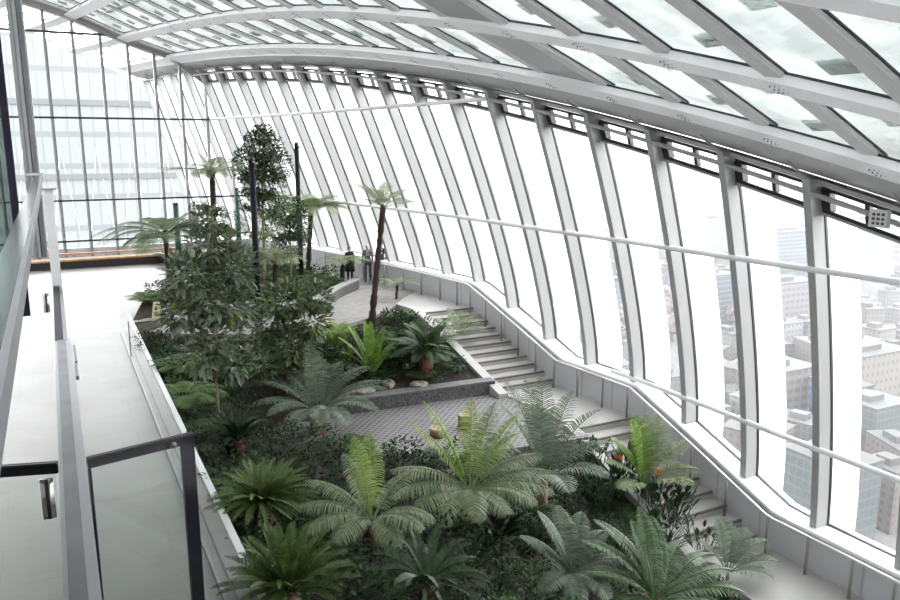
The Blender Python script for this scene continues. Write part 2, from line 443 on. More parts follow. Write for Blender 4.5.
# outside sun louvres over the glass
for st in (0,1,2,3):
    b = MB()
    pts=[]; sd=[]; ups=[]
    for v in ST:
        if v > YE: break
        S = samp(ribs(v), NS); i = st*NS+2; d, n = prof_normal(S, i)
        pts.append(Vector((S[i][0],v,S[i][1]))+n*.75); sd.append(d); ups.append(n)
        for i in (st*NS+1, st*NS+3):
            for dv in (.75,):
                b.sweep([Vector((S[i][0],v+dv,S[i][1]))+n*.5, Vector((S[i][0],v+dv+.6,S[i][1]))+n*.5], [d,d],[n,n], .42, .03)
    b.sweep(pts, sd, ups, .16, .04)
    build('roof_louvre', b, LOUV, cl)
# eave soffit from the first beam down to the fin tops
b = MB(); P = []; N = 5
for v in vfine:
    a = ribs(v)[0]; tx, tz = top(v); S = []
    tx = xfac(v,tz+.7); tz += .7; p0 = Vector((a[0]+.48,v,a[1]-.335)); p2 = Vector((tx+.3,v,tz)); p1 = Vector(((a[0]+.4+tx)/2-.12, v, (a[1]-.4+tz)/2-.10))
    for j in range(N+1):
        t = j/N; P.append(p0*(1-t)**2+p1*2*t*(1-t)+p2*t*t)
M_ = N+1
b.add(P, [(i*M_+j, i*M_+j+1, (i+1)*M_+j+1, (i+1)*M_+j) for i in range(len(vfine)-1) for j in range(N)])
build('soffit', b, SOFF, cl, True)
b = MB()
for v in ST:
    a = ribs(v)[0]; tx, tz = top(v)
    tx = xfac(v,tz+.7); tz += .62; p0 = Vector((a[0]+.45,v,a[1]-.48)); p2 = Vector((tx-.1,v,tz)); p1 = Vector(((a[0]+.4+tx)/2-.16, v, (a[1]-.4+tz)/2-.16))
    pts = [p0*(1-t)**2+p1*2*t*(1-t)+p2*t*t for t in [j/5 for j in range(6)]]
    b.sweep(pts[1:], [Vector((0,1,0))]*5, [Vector((0,0,1))]*5, .05, .05, 0, 0.02)
build('soffit_rib', b, FIN, cl); 
b = MB(); pts = [Vector((xfac(v,top(v)[1]+.62)-.05, v, top(v)[1]+.62)) for v in vfine]
b.sweep(pts, [Vector((1,0,0))]*len(pts), [Vector((0,0,1))]*len(pts), .34, .10, 0, 0)
build('eave_strip', b, FIN, cl)

# ------------------------------------------------ far end wall
we = tag(empty('wall_far'), kind='structure')
S = samp([ (top(YE)[0], top(YE)[1]) ] + ribs(YE), 4)
def zroof(x):
    Q = sorted(S)
    return lin(x, Q)
def xr(z): return xfac(YE, z)
x = -7.2+.29*0
MX = [-0.46+1.325*i for i in range(-5, 9)]
MX = [.34*.94+1.322*i-.01 for i in range(-6, 9)]
for x in MX:
    zt = zroof(x) if x < top(YE)[0] else None
    if zt is None:
        z = 0
        while xr(z) > x and z < 10: z += .05
        zt = z
        while zt < 1: zt += .2
    b = MB(); b.box(x-.06,x+.05,YE-.14,YE+.12,0,zt); build('mullion', b, MULL, we)
    b = MB(); b.box(x+.051,x+.085,YE-.12,YE+.1,0,zt); build('mullion_gasket', b, DARKF, we)
for z in (1.15,3.35,7.72,12.05):
    x1 = xr(z) if z < top(YE)[1] else [xx for xx in np.arange(12,-8,-.05) if zroof(xx) > z][0]
    b = MB(); b.box(-8,x1,YE-.16,YE+.06,z-.05,z+.05); build('transom', b, DARKF, we)
b = MB(); b.box(-8, xwall(YE), YE-.02, YE+.2, 0, .75); build('upstand', b, PANEL, we)
# edge beam along the roof line
b = MB(); Q = sorted(samp(ribs(YE),4)+[(top(YE)[0]+.2, top(YE)[1])]); Q=[q for q in Q if q[0] < 9]
pts = [Vector((p[0],YE,p[1]-.02)) for p in Q]
b.sweep(pts, [Vector((0,1,0))]*len(pts), [Vector((0,0,1))]*len(pts), .45, .4, 0, -.1); build('edge_beam', b, FIN, we)
w = tag(empty('window_40'), kind='structure')
pts = [(-8,YE,.75),(xr(.9),YE,.75)]
for z in (2,4,6,8,9.5): pts.append((xr(z),YE,z))
pts += [(p[0],YE,p[1]) for p in sorted(Q, reverse=True)]
b = MB(); b.add(pts, [tuple(range(len(pts)))]); build('pane', b, GLASSF, w)

# ------------------------------------------------ walls out of view
b = MB(); b.box(-8.2,-8,YW,YE,-.3,12.5); tag(build('wall_left', b, WHITE), kind='structure')
b = MB(); b.box(-8.2,17,YW-.2,YW,-5,12); tag(build('wall_back', b, WHITE), kind='structure')
# ------------------------------------------------ garden ground
def sstep(t): t = max(0,min(1,t)); return t*t*(3-2*t)
PATH1 = [(3.35,28.8),(4.5,27.9),(6.5,26.9),(8.3,26.9),(10.2,28.2),(11.6,30.0),(13.0,31.5)]
def seg_d(x, y, pts):
    best = 1e9
    for (a,b),(c,d) in zip(pts, pts[1:]):
        t = max(0,min(1,((x-a)*(c-a)+(y-b)*(d-b))/((c-a)**2+(d-b)**2)))
        best = min(best, math.hypot(x-a-t*(c-a), y-b-t*(d-b)))
    return best
def xl(y):      # left edge of the stairs
    return xwall(y)-2.15
def ground(x, y):
    t = sstep((x-2.2)/(xl(y)-2.2))
    zt = lin(y, [(5,-.75),(26,-.45),(29,-.1),(32,.25),(60,.3)])
    zr = lin(y, [(5,-3.9),(12.4,-3.9),(17.4,-2.08),(17.6,-1.98),(21.6,-1.98),(22.2,-1.45),(26.3,-.35),(29,.0),(33,.25),(60,.3)])
    z = zt*(1-t)+zr*t
    if 15.2 < y < 22.3:
        f = sstep((x-3.6)/1.6)*sstep((y-lin(x,[(4.6,17.7),(7,17.0),(9.2,16.4),(13,15.9)]))/.8)*sstep((22.0-y)/.1)
        z = z*(1-f)+(-2.02)*f
    if 21.95 < y < 25.2 and x > 6: z = min(z, lin(y,[(21.7,-1.5),(22.4,-1.42),(25.2,-.5)])+2*sstep((7.2-x)/1.2))
    d = seg_d(x, y, PATH1)
    f = 1-sstep((d-1.35)/.25)
    return z*(1-f)+(-.04)*f
NX, NY = 76, 150
b = MB()
for j in range(NY+1):
    y = 4.0+(YE-4.6)*j/NY
    x0 = 2.2; x1 = xl(y)+.02 if y < 31.5 else min(xl(y), lin(y,[(31.5,12.2),(34,11.9),(46.5,6.8)]))
    if y > 30: x0 = lin(y, [(30,2.2),(33,3.0),(37,4.8),(46.5,5.2)])
    for i in range(NX+1):
        x = x0+(x1-x0)*i/NX
        b.v.append((x,y,ground(x,y)+R.uniform(-.025,.025)))
b.f = [(j*(NX+1)+i, j*(NX+1)+i+1, (j+1)*(NX+1)+i+1, (j+1)*(NX+1)+i) for j in range(NY) for i in range(NX)]; b.m=[0]*len(b.f)
tag(build('garden_soil', b, SOIL, None, True), kind='structure')
# paths
def ribbon(pts, w, z, m, name, n=8):
    P = [Vector((*p,0)) for p in pts]; out=[]
    for i in range(len(P)-1):
        p0=P[max(i-1,0)];p1=P[i];p2=P[i+1];p3=P[min(i+2,len(P)-1)]
        for j in range(n):
            t=j/n; out.append(.5*((2*p1)+(p2-p0)*t+(2*p0-5*p1+4*p2-p3)*t*t+(3*p1-p0-3*p2+p3)*t**3))
    out.append(P[-1]); L=[];Rr=[]
    for i,p in enumerate(out):
        d=(out[min(i+1,len(out)-1)]-out[max(i-1,0)]).normalized(); s=Vector((-d.y,d.x,0))
        L.append(p+s*w); Rr.append(p-s*w)
    return L, Rr
L1, R1 = ribbon(PATH1, 1.3, 0, None, '')
b = MB(); P=[]
for a,c in zip(L1,R1): P += [(a.x,a.y,.006),(c.x,c.y,.006),(a.x,a.y,-.12),(c.x,c.y,-.12)]
b.add(P, [f for i in range(len(L1)-1) for f in ((4*i,4*i+1,4*i+5,4*i+4),(4*i+1,4*i+3,4*i+7,4*i+5),(4*i,4*i+4,4*i+6,4*i+2))])
tag(build('garden_path', b, PATHM), kind='structure')
b = MB(); P = [(4.6,18.4),(7.0,17.6),(xl(16.8),16.9),(xl(17.5)+.02,17.5),(xl(21)+.02,21.05),(xl(21.3),21.6),(9,21.9),(4.6,21.95)]
b.add([(x,y,-1.9) for x,y in P]+[(x,y,-2.1) for x,y in P], [tuple(range(8))]+[(i,(i+1)%8,(i+1)%8+8,i+8) for i in range(8)])
tag(build('garden_path', b, PAVER), kind='structure')
# curved planter wall behind the upper path
def planter_wall(L, i0, i1, z0, z1, w, m, label):
    pts = [p for p in L[i0:i1]]; sd=[]
    for i,p in enumerate(pts):
        d=(pts[min(i+1,len(pts)-1)]-pts[max(i-1,0)]).normalized(); sd.append(Vector((-d.y,d.x,0)))
    b = MB(); b.sweep([Vector((p.x,p.y,z0))+s*w*.5 for p,s in zip(pts,sd)], sd, [Vector((0,0,1))]*len(pts), w, z1-z0-.05, 0, 0)
    b.sweep([Vector((p.x,p.y,z0))+s*w*.5 for p,s in zip(pts,sd)], sd, [Vector((0,0,1))]*len(pts), w+.06, .06, 1, z1-z0-.05)
    o = build('planter_wall', b, [SLATE, mat('wall_coping',(.23,.225,.22),.7,0,(.30,.29,.285),5)]); tag(o, label, 'low wall'); return o
planter_wall(L1, 1, 47, -.15, .45, .32, None, 'long curved slate planter wall along the upper garden path, with pale coping')
b = MB(); b.sweep([(7.2,22.05,-2.1),(9.4,21.95,-2.1),(xl(21.9)-.1,21.75,-2.1)], [(0,1,0)]*3, [(0,0,1)]*3, .42, .62); b.sweep([(7.2,22.05,-2.1),(9.4,21.95,-2.1),(xl(21.9)-.1,21.75,-2.1)], [(0,1,0)]*3, [(0,0,1)]*3, .46, .05, 1, .62)
tag(build('planter_wall', b, [SLATE, KERB]), 'straight grey stone kerb wall at the back of the paved lower path', 'low wall')

# ------------------------------------------------ stairs
def stairs(label, y0, y1, z0, z1, n):
    root = empty('staircase', ((xwall((y0+y1)/2)-1), (y0+y1)/2, min(z0,z1)), label=label, cat='stairs', group=None)
    o = Vector(root.location)
    nosem = mat('nosing_strip', (.16,.13,.12), .5)
    go = (y0-y1)/n; ri = (z0-z1)/n
    for i in range(n):          # i=0: first tread below the upper landing
        yb = y0-go*i; yf = yb-go; z = z0-ri*(i+1)
        b = MB(); xa, xb = xl(yb), xwall(yb)
        xa2, xb2 = xl(yf), xwall(yf)
        b.hexa([(xa2,yf-.03,z-.45),(xb2,yf-.03,z-.45),(xb,yb,z-.45),(xa,yb,z-.45),(xa2,yf-.03,z),(xb2,yf-.03,z),(xb,yb,z),(xa,yb,z)])
        b.v = [tuple(Vector(p)-o) for p in b.v]
        s = build('step', b, STEPM, root)
        if i < n-1:
            b = MB(); b.hexa([(xa2+.02,yf-.036,z-.05),(xb2-.02,yf-.036,z-.05),(xb2-.02,yf+.03,z-.05),(xa2+.02,yf+.03,z-.05),(xa2+.02,yf-.036,z+.004),(xb2-.02,yf-.036,z+.004),(xb2-.02,yf+.03,z+.004),(xa2+.02,yf+.03,z+.004)])
            b.v = [tuple(Vector(p)-o) for p in b.v]; build('nosing', b, nosem, s)
    b = MB(); xa2=xl(y0); xb2=xwall(y0); yf=y0; z=z0
    b.hexa([(xa2+.02,yf-.006,z-.05),(xb2-.02,yf-.006,z-.05),(xb2-.02,yf+.05,z-.05),(xa2+.02,yf+.05,z-.05),(xa2+.02,yf-.006,z+.005),(xb2-.02,yf-.006,z+.005),(xb2-.02,yf+.05,z+.005),(xa2+.02,yf+.05,z+.005)])
    b.v = [tuple(Vector(p)-o) for p in b.v]; build('nosing', b, nosem, root)
    b = MB(); pts=[]; w=.34; N=8
    for i in range(N+1):
        y = y0+.25-(y0-y1+.25)*i/N; pts.append(Vector((xl(y)-w/2, y, min(z0, z0+(z1-z0)*(y0-y)/(y0-y1))+.10))-o)
    b.sweep(pts, [(1,0,0)]*len(pts), [(0,0,1)]*len(pts), w, .7, 0, -.7)
    build('stringer', b, STONE, root)
    return root
stairs('upper pale stone flight of stairs beside the windows, with dark nosing strips', 26.3, 21.0, 0, -1.85, 11)
stairs('lower pale stone flight of stairs by the windows, partly behind palm fronds', 17.5, 12.4, -1.85, -3.8, 10)
def slab(name, ya, yb, z, m=STONE, x0=None):
    b = MB(); N=10; P=[]
    for i in range(N+1):
        y=ya+(yb-ya)*i/N; P += [((x0 or xl(y)),y,z),(xwall(y),y,z),((x0 or xl(y)),y,z-.5),(xwall(y),y,z-.5)]
    b.add(P, [f for i in range(N) for f in ((4*i,4*i+1,4*i+5,4*i+4),(4*i,4*i+4,4*i+6,4*i+2))]+[(0,2,3,1),(4*N,4*N+1,4*N+3,4*N+2)])
    tag(build(name, b, m), kind='structure')
slab('floor_landing', 17.5, 21.0, -1.85); slab('floor_landing', 2, 12.4, -3.8); slab('floor_landing', 26.3, 31.6, 0)
b = MB(); pts=[Vector((xl(y)-.17,y,-1.75)) for y in (17.5,18.5,19.5,20.5,20.95)]
b.sweep(pts, [(1,0,0)]*5, [(0,0,1)]*5, .34, .5, 0, -.5); 
b = MB(); pts=[Vector((xl(y)-.1,y,-3.72)) for y in (3,6,9,11,12.3)]
b.sweep(pts, [(1,0,0)]*5, [(0,0,1)]*5, .2, .5, 0, -.5); tag(build('trim_3', b, STONE), kind='structure')

# handrail along the window wall
hr = empty('handrail', (xwall(20)-.15, 20, -1.85), label='long steel handrail on slim posts running down beside the stairs and windows', cat='handrail')
o = Vector(hr.location)
pts = []; y = 2.0
while y <= 44.5:
    pts.append(Vector((xwall(y)-.27, y, zfloor(y)+.97))-o); y += .25
b = MB(); b.tube(pts, .036, 10); build('rail', b, mat('rail_bright',(.72,.71,.70),.3,.5), hr, True)
b = MB(); b.tube([p+Vector((.0,0,-.02)) for p in pts], .012, 6)
py = [6.1,7.2,8.2,9.1,10.1,11.25,12.4,13.75,15.0,16.3,17.6,18.7,19.9,21.1,22.1,23.1,24.1,25.1,26.1,27.0,28.2,29.6,31.0,32.6,34.4,36.2,38,39.8,41.6,43.4]
for y in py:
    z = zfloor(y)
    if 17.5 < y < 21: z=-1.85
    if 21<y<26.3: z = 0-1.85/11*math.ceil((26.3-y)/(5.3/11))
    if 12.4<y<17.5: z = -1.85-1.95/10*math.ceil((17.5-y)/(5.1/10))
    b = MB(); b.tube([Vector((xwall(y)-.27,y,z))-o, Vector((xwall(y)-.27,y,zfloor(y)+.95))-o], .034, 8); b.tube([Vector((xwall(y)-.27,y,z))-o, Vector((xwall(y)-.27,y,z+.012))-o], .05, 10)
    build('post', b, STEEL, hr, True)

# ------------------------------------------------ terrace: glass balustrade, bench, doors
def glass_guard(label, x, ya, yb, z, h, m=GUARD, dx=0):
    root = empty('glass_balustrade', (x,(ya+yb)/2,z), label=label, cat='balustrade'); oy=(ya+yb)/2
    n = max(1,round((yb-ya)/3.2)); st=(yb-ya)/n
    for i in range(n):
        a=ya+st*i+.008-oy; c=ya+st*(i+1)-.008-oy
        b = MB(); b.hexa([(-.008,a,0),(.008,a,0),(.008,c,0),(-.008,c,0),(-.008+dx,a,h),(.008+dx,a,h),(.008+dx,c,h),(-.008+dx,c,h)])
        build('glass_panel', b, m, root)
    b = MB(); b.box(-.025,.025,ya-oy,yb-oy,0,.06); build('base_channel', b, mat('base_channel',(.35,.35,.36),.4,.6), root)
    return root
g = glass_guard('glass balustrade along the terrace edge above the garden', 1.66, -3.5, 27.9, 0, 1.15)
b = MB(); b.box(-.014,.014,12.19,12.2+.014,0,1.15); build('end_edge', b, DARKF, g)

bn = empty('bench', (2.4,44.5,0), label='long wooden bench with back rail against the far glass wall', cat='bench')
b = MB(); b.box(-5.5,6.6,-.25,.25,.40,.50); build('seat', b, WOOD, bn)
b = MB(); b.box(-5.5,6.6,.55,.68,.62,.72); build('back_rail', b, WOOD, bn)
b = MB(); b.box(-5.5,6.6,-.16,.22,0,.40); build('base', b, mat('bench_void_dark',(.035,.028,.03),.7), bn)  # dark box put in for the shade under the seat
b = MB(); b.box(-5.5,6.6,.15,.5,.2,.50); build('back_ledge', b, STONE, bn)
for i in range(8):
    b = MB(); x=-4.8+1.55*i; b.box(x-.03,x+.03,.48,.6,.40,.66); build('bracket', b, STEEL, bn)

# glazed partition with header: runs along the terrace under the viewer's balcony
pt = empty('glass_partition', (0,16,0), label='long glazed partition with pale metal header running down the terrace, doors ajar', cat='partition')
HDR = mat('header_grey', (.17,.17,.175), .45, .1, (.23,.23,.235), 2); HL = mat('header_pale', (.42,.42,.44), .4, .1)
b = MB(); b.box(-.18,-.035,-14,.4,2.53,2.60); build('header', b, HDR, pt)
b = MB(); b.box(-.035,.065,-14,.4,2.50,2.59); build('header_edge', b, HL, pt)
b = MB(); b.box(-.225,-.18,-14,.4,2.50,2.59); build('header_edge', b, HL, pt)
b = MB(); b.box(-.215,-.07,.4,6.8,2.52,2.60); build('dark_header', b, NAVY, pt)
b = MB(); b.box(-.21,-.06,6.8,6.85,2.4,2.63); build('hinge_block', b, STEEL, pt)
b = MB(); b.box(-.14,-.13,-13,-6.4,.02,2.5); build('glass_panel', b, GLASS, pt)
b = MB(); b.box(-.14,-.13,-4.7,1.4,.02,2.5); build('glass_panel', b, GLASS, pt)
b = MB(); b.box(.07,.12,-2.1,-1.2,2.45,2.52,0);  build('closer', b, FIN, pt)
b = MB(); b.box(.085,.125,-1.1,0.2,2.45,2.52,0);  build('closer', b, DARKF, pt)
pl = empty('white_pylon', (-.11,22.95,0), label='slim white square column standing where the partition header ends', cat='column')
b = MB(); b.box(-.12,.115,-.08,.08,0,5.15); build('shaft', b, WHITE, pl)
b = MB(); b.box(-.15,.2,-.15,.15,5.15,5.2); build('cap_plate', b, PLATE, pl)

def door_leaf(label, hinge, free, H, frame_w, handle, hz=1.43, bolt=False, stile=True):
    h = Vector((*hinge,0)); fr = Vector((*free,0)); L=(fr-h).length; a = math.atan2(fr.y-h.y, fr.x-h.x)
    root = empty('glass_door', h, a, label=label, cat='door')
    b = MB(); b.box(0,L,-.03,.03,H-.14,H-.03); b.box(L-.17,L,-.03,.03,.02,H-.03)
    if stile: b.box(0,.035,-.02,.02,.02,H-.14)
    b.box(0,L,-.03,.03,.02,.14)
    build('frame', b, mat('door_frame_black',(.02,.02,.028),.12), root)
    b = MB(); b.box(0,L,-.035,-.01,H-.03,H); b.box(0,L,.01,.035,H-.03,H); build('top_trim', b, DARKF, root)
    b = MB(); b.box(0,L,-.008,.008,H-.03,H-.008); build('trim_line', b, WHITE, root)
    b = MB(); b.box(.035,L-.17,-.006,.006,.14,H-.14); build('glass', b, GLASSD, root)
    if bolt:
        b = MB(); b.tube([(L-.28,-.05,H-.10),(L-.28,.05,H-.10)], .042, 20); build('patch_bolt', b, STEEL, root, True)
    return root
door_leaf('open glass door with black frame and round bolt, leaf swung out over the terrace', (.08,9.84), (1.36,10.14), 2.6, .17, None, bolt=True)
door_leaf('glass door leaf with dark top rail left of the metal partition header', (-.24,9.86), (-1.74,10.30), 2.6, .17, None, stile=False)
def pull(label, x, y, z, h):
    root = empty('door_handle', (x,y,z-h/2), label=label, cat='door handle')
    pts=[]
    for i in range(9):
        t=i/8; pts.append(Vector((-.0,-.02-.05*math.sin(PI*t),h*t)))
    b = MB(); b.sweep(pts, [(1,0,0)]*9, [(0,1,0)]*9, .14, .03); build('grip', b, mat('handle_steel',(.62,.62,.60),.2,.9), root, True)
    b = MB(); b.sweep([p+Vector((0,-.012,0)) for p in pts], [(1,0,0)]*9, [(0,1,0)]*9, .04, .02); build('inlay', b, DARKF, root)
pull('large curved steel pull handle on the nearer glass door', -.37, 9.78, 1.93+.26, .50)
pull('small steel pull handle beside the dark header further down the partition', -.40, 22.2, 2.3, .50)

# ------------------------------------------------ viewer's balcony on the left
bl = empty('balcony_rail', (-.15,5,4.8), label='wide shiny metal handrail receding in the left foreground above a glass guard', cat='handrail')
b = MB(); b.hexa([(-.06,-6,1.04),(.045,-6,1.04),(.045,7.0,1.04),(-.06,7.0,1.04),(-.045,-6,1.10),(.03,-6,1.10),(.03,7.0,1.10),(-.045,7.0,1.10)]); build('rail', b, RAILM, bl)
b = MB(); b.hexa([(.030,-6,1.05),(.05,-6,1.05),(.05,7.0,1.05),(.030,7.0,1.05),(.030,-6,1.102),(.046,-6,1.098),(.046,7.0,1.098),(.030,7.0,1.102)]); build('rail_edge', b, HL, bl)
for i in range(4):
    b = MB(); a=-6+3.25*i; b.hexa([(-.40,a,-.1),(-.385,a,-.1),(-.385,a+3.22,-.1),(-.40,a+3.22,-.1),(-.02,a,1.04),(-.005,a,1.04),(-.005,a+3.22,1.04),(-.02,a+3.22,1.04)]); build('glass_panel', b, GLASS, bl)
b = MB(); b.box(-.15,.06,6.9,6.94,1.10,1.13); build('end_bar', b, WHITE, bl)
b = MB(); b.tube([(.045,6.95,1.1),(-.09,6.95,.72)], .014, 6); build('end_brace', b, WHITE, bl)
b = MB(); b.box(-8,-.55,YW,12.2,4.45,4.75); tag(build('floor_balcony', b, mat('balcony_floor',(.42,.42,.43),.5)), kind='structure')

cg = empty('column_group', (-.24,12.2,4.75), label='cluster of tall pale steel mullions rising behind the end of the left handrail', cat='column')
def lean(name, x0, x1, y0, y1, m, zt=8.6, dx=-.03):
    b = MB(); b.hexa([(x0,y0,0),(x1,y0,0),(x1,y1,0),(x0,y1,0),(x0+dx,y0,zt),(x1+dx*.4,y0,zt),(x1+dx*.4,y1,zt),(x0+dx,y1,zt)]); build(name, b, m, cg)
lean('mullion', -.075,-.035,0,.1, FIN); lean('mullion', -.033,-.02,.02,.1, PLATE); lean('mullion', -.018,.02,0,.12, HL); lean('mullion', .022,.035,.02,.1, DARKF); lean('mullion', .037,.085,0,.12, HDR); lean('mullion', .087,.105,.02,.12, WHITE); 
dk = empty('dark_framed_screen', (-.4,8,4.75), label='dark-framed greenish glass screen at the left edge of the photo', cat='glass screen')
b = MB(); b.box(.055,.115,0,.1,0,7); build('frame', b, NAVY, dk)
b = MB(); b.box(-2,.06,0,.08,0,.12); b.box(-2,.06,0,.08,3.4,3.5); build('frame', b, NAVY, dk)
b = MB(); b.box(-2,.055,.03,.045,.1,6.9); build('glass', b, GLASSG, dk)
ch = empty('lounge_chair', (-1.15,6.0,4.75), .4, label='white chair with a rounded back at the left edge behind the handrail', cat='chair')
b = MB(); pts=[Vector((.30*math.cos(a),.28*math.sin(a),.62+.12*math.sin(a))) for a in [PI*2*i/24 for i in range(25)]]
b.tube(pts, .03, 8, cap=False); build('back_rim', b, WHITE, ch, True)
b = MB(); b.tube([(0,0,.36),(0,0,.38),(0,0,.43),(0,0,.45)], [.24,.28,.28,.22], 20); build('seat', b, DARKF, ch, True)
for a in range(4):
    x,y=.22*math.cos(a*PI/2+.7),.22*math.sin(a*PI/2+.7); b=MB(); b.tube([(x*.7,y*.7,.38),(x,y,0)], .014, 6); build('leg', b, WHITE, ch)

# small light unit on the pipe rail
lt = empty('vent_unit', tuple(Vector((xfac(9.9,top(9.9)[1]+.35)-.5, 9.9, top(9.9)[1]+.25))), label='small pale slotted box hanging from the pipe rail at the right edge', cat='vent box')
b = MB(); b.box(-.06,.06,-.19,.19,.0,.34); build('case', b, mat('unit_case',(.62,.62,.58),.5), lt)
for i in range(3):
    for j in range(3):
        b = MB(); b.box(-.066,-.058,-.14+.1*i,-.08+.1*i,.05+.09*j,.10+.09*j); build('slot', b, DARKF, lt)

# ------------------------------------------------ poles
def pole(label, base, ztop, m, rr=.075, lampw=True):
    x,y=base; z=ground(x,y) if x>2.2 and y < 46 else 0
    root = empty('light_pole', (x,y,z), label=label, cat='lamp post'); H=ztop-z
    b = MB(); b.tube([(0,0,0),(0,0,H-.12)], [rr*1.05,rr*.92], 14); build('shaft', b, m, root, True)
    b = MB(); b.tube([(0,0,H-.12),(0,0,H)], rr*.8, 14); build('cap', b, DARKF, root, True)
    if lampw:
        b = MB(); b.tube([(.02,-.09,H-.14),(.1,-.19,H-.22)], .035, 8); b.tube([(0,0,H-.1),(.03,-.1,H-.14)], .012, 6); build('spotlight', b, STEEL, root, True)
pole('tall black lamp post in front of the ficus tree, nearest of the four posts', (5.85,25.75), 5.92, POLE, .105)
pole('tall black lamp post right of the ficus tree, beside the broad fern crown', (9.9,34.6), 6.42, POLE, .11)
pole('short dark green post behind the leftmost tree fern', (4.9,37.0), 3.75, POLEG, .14, False)
pole('dark green post behind the far glass, left of the ficus trunk', (9.0,43.5), 4.0, POLEG, .13, False)

# yellow notice by the path start
sg = empty('floor_sign', (3.05,29.9,0.0), -.5, label='small folding yellow caution sign on the path beside the terrace edge', cat='sign')
for s in (-1,1):
    b = MB(); b.hexa([(-.15,s*.16-.012,0),(.15,s*.16-.012,0),(.15,s*.16+.012,0),(-.15,s*.16+.012,0),(-.11,s*.01-.01,.62),(.11,s*.01-.01,.62),(.11,s*.01+.01,.62),(-.11,s*.01+.01,.62)]); p=build('panel', b, YEL, sg)
    if s==-1:
        b = MB()
        def on(x,h): return (x, -.175+.24*h-.006, h)
        b.add([on(-.06,.34),on(.06,.34),on(0,.50)], [(0,1,2)]); 
        for h in (.26,.2,.14): b.add([on(-.08,h-.02),on(.08,h-.02),on(.08,h+.015),on(-.08,h+.015)], [(0,1,2,3)])
        build('print', b, DARKT, p)

# stumps
def stump(label, x, y, r, h):
    z = -1.9; root = empty('wooden_stump', (x,y,z), label=label, cat='stump seat')
    b = MB(); b.tube([(0,0,0),(0,0,h*.5),(0,0,h-.02)], [r*1.06,r*.97,r], 14); build('trunk', b, STUMP, root, True)
    b = MB(); b.tube([(0,0,h-.02),(0,0,h+.01)], [r*.98,r*.95], 14); build('cut_top', b, STUMPT, root)
stump('orange-brown log stump seat standing on the paved lower path, the taller of two', 10.25,19.2,.20,.40)
stump('low log stump seat on the paved lower path beside the taller stump', 9.25,18.95,.24,.24)

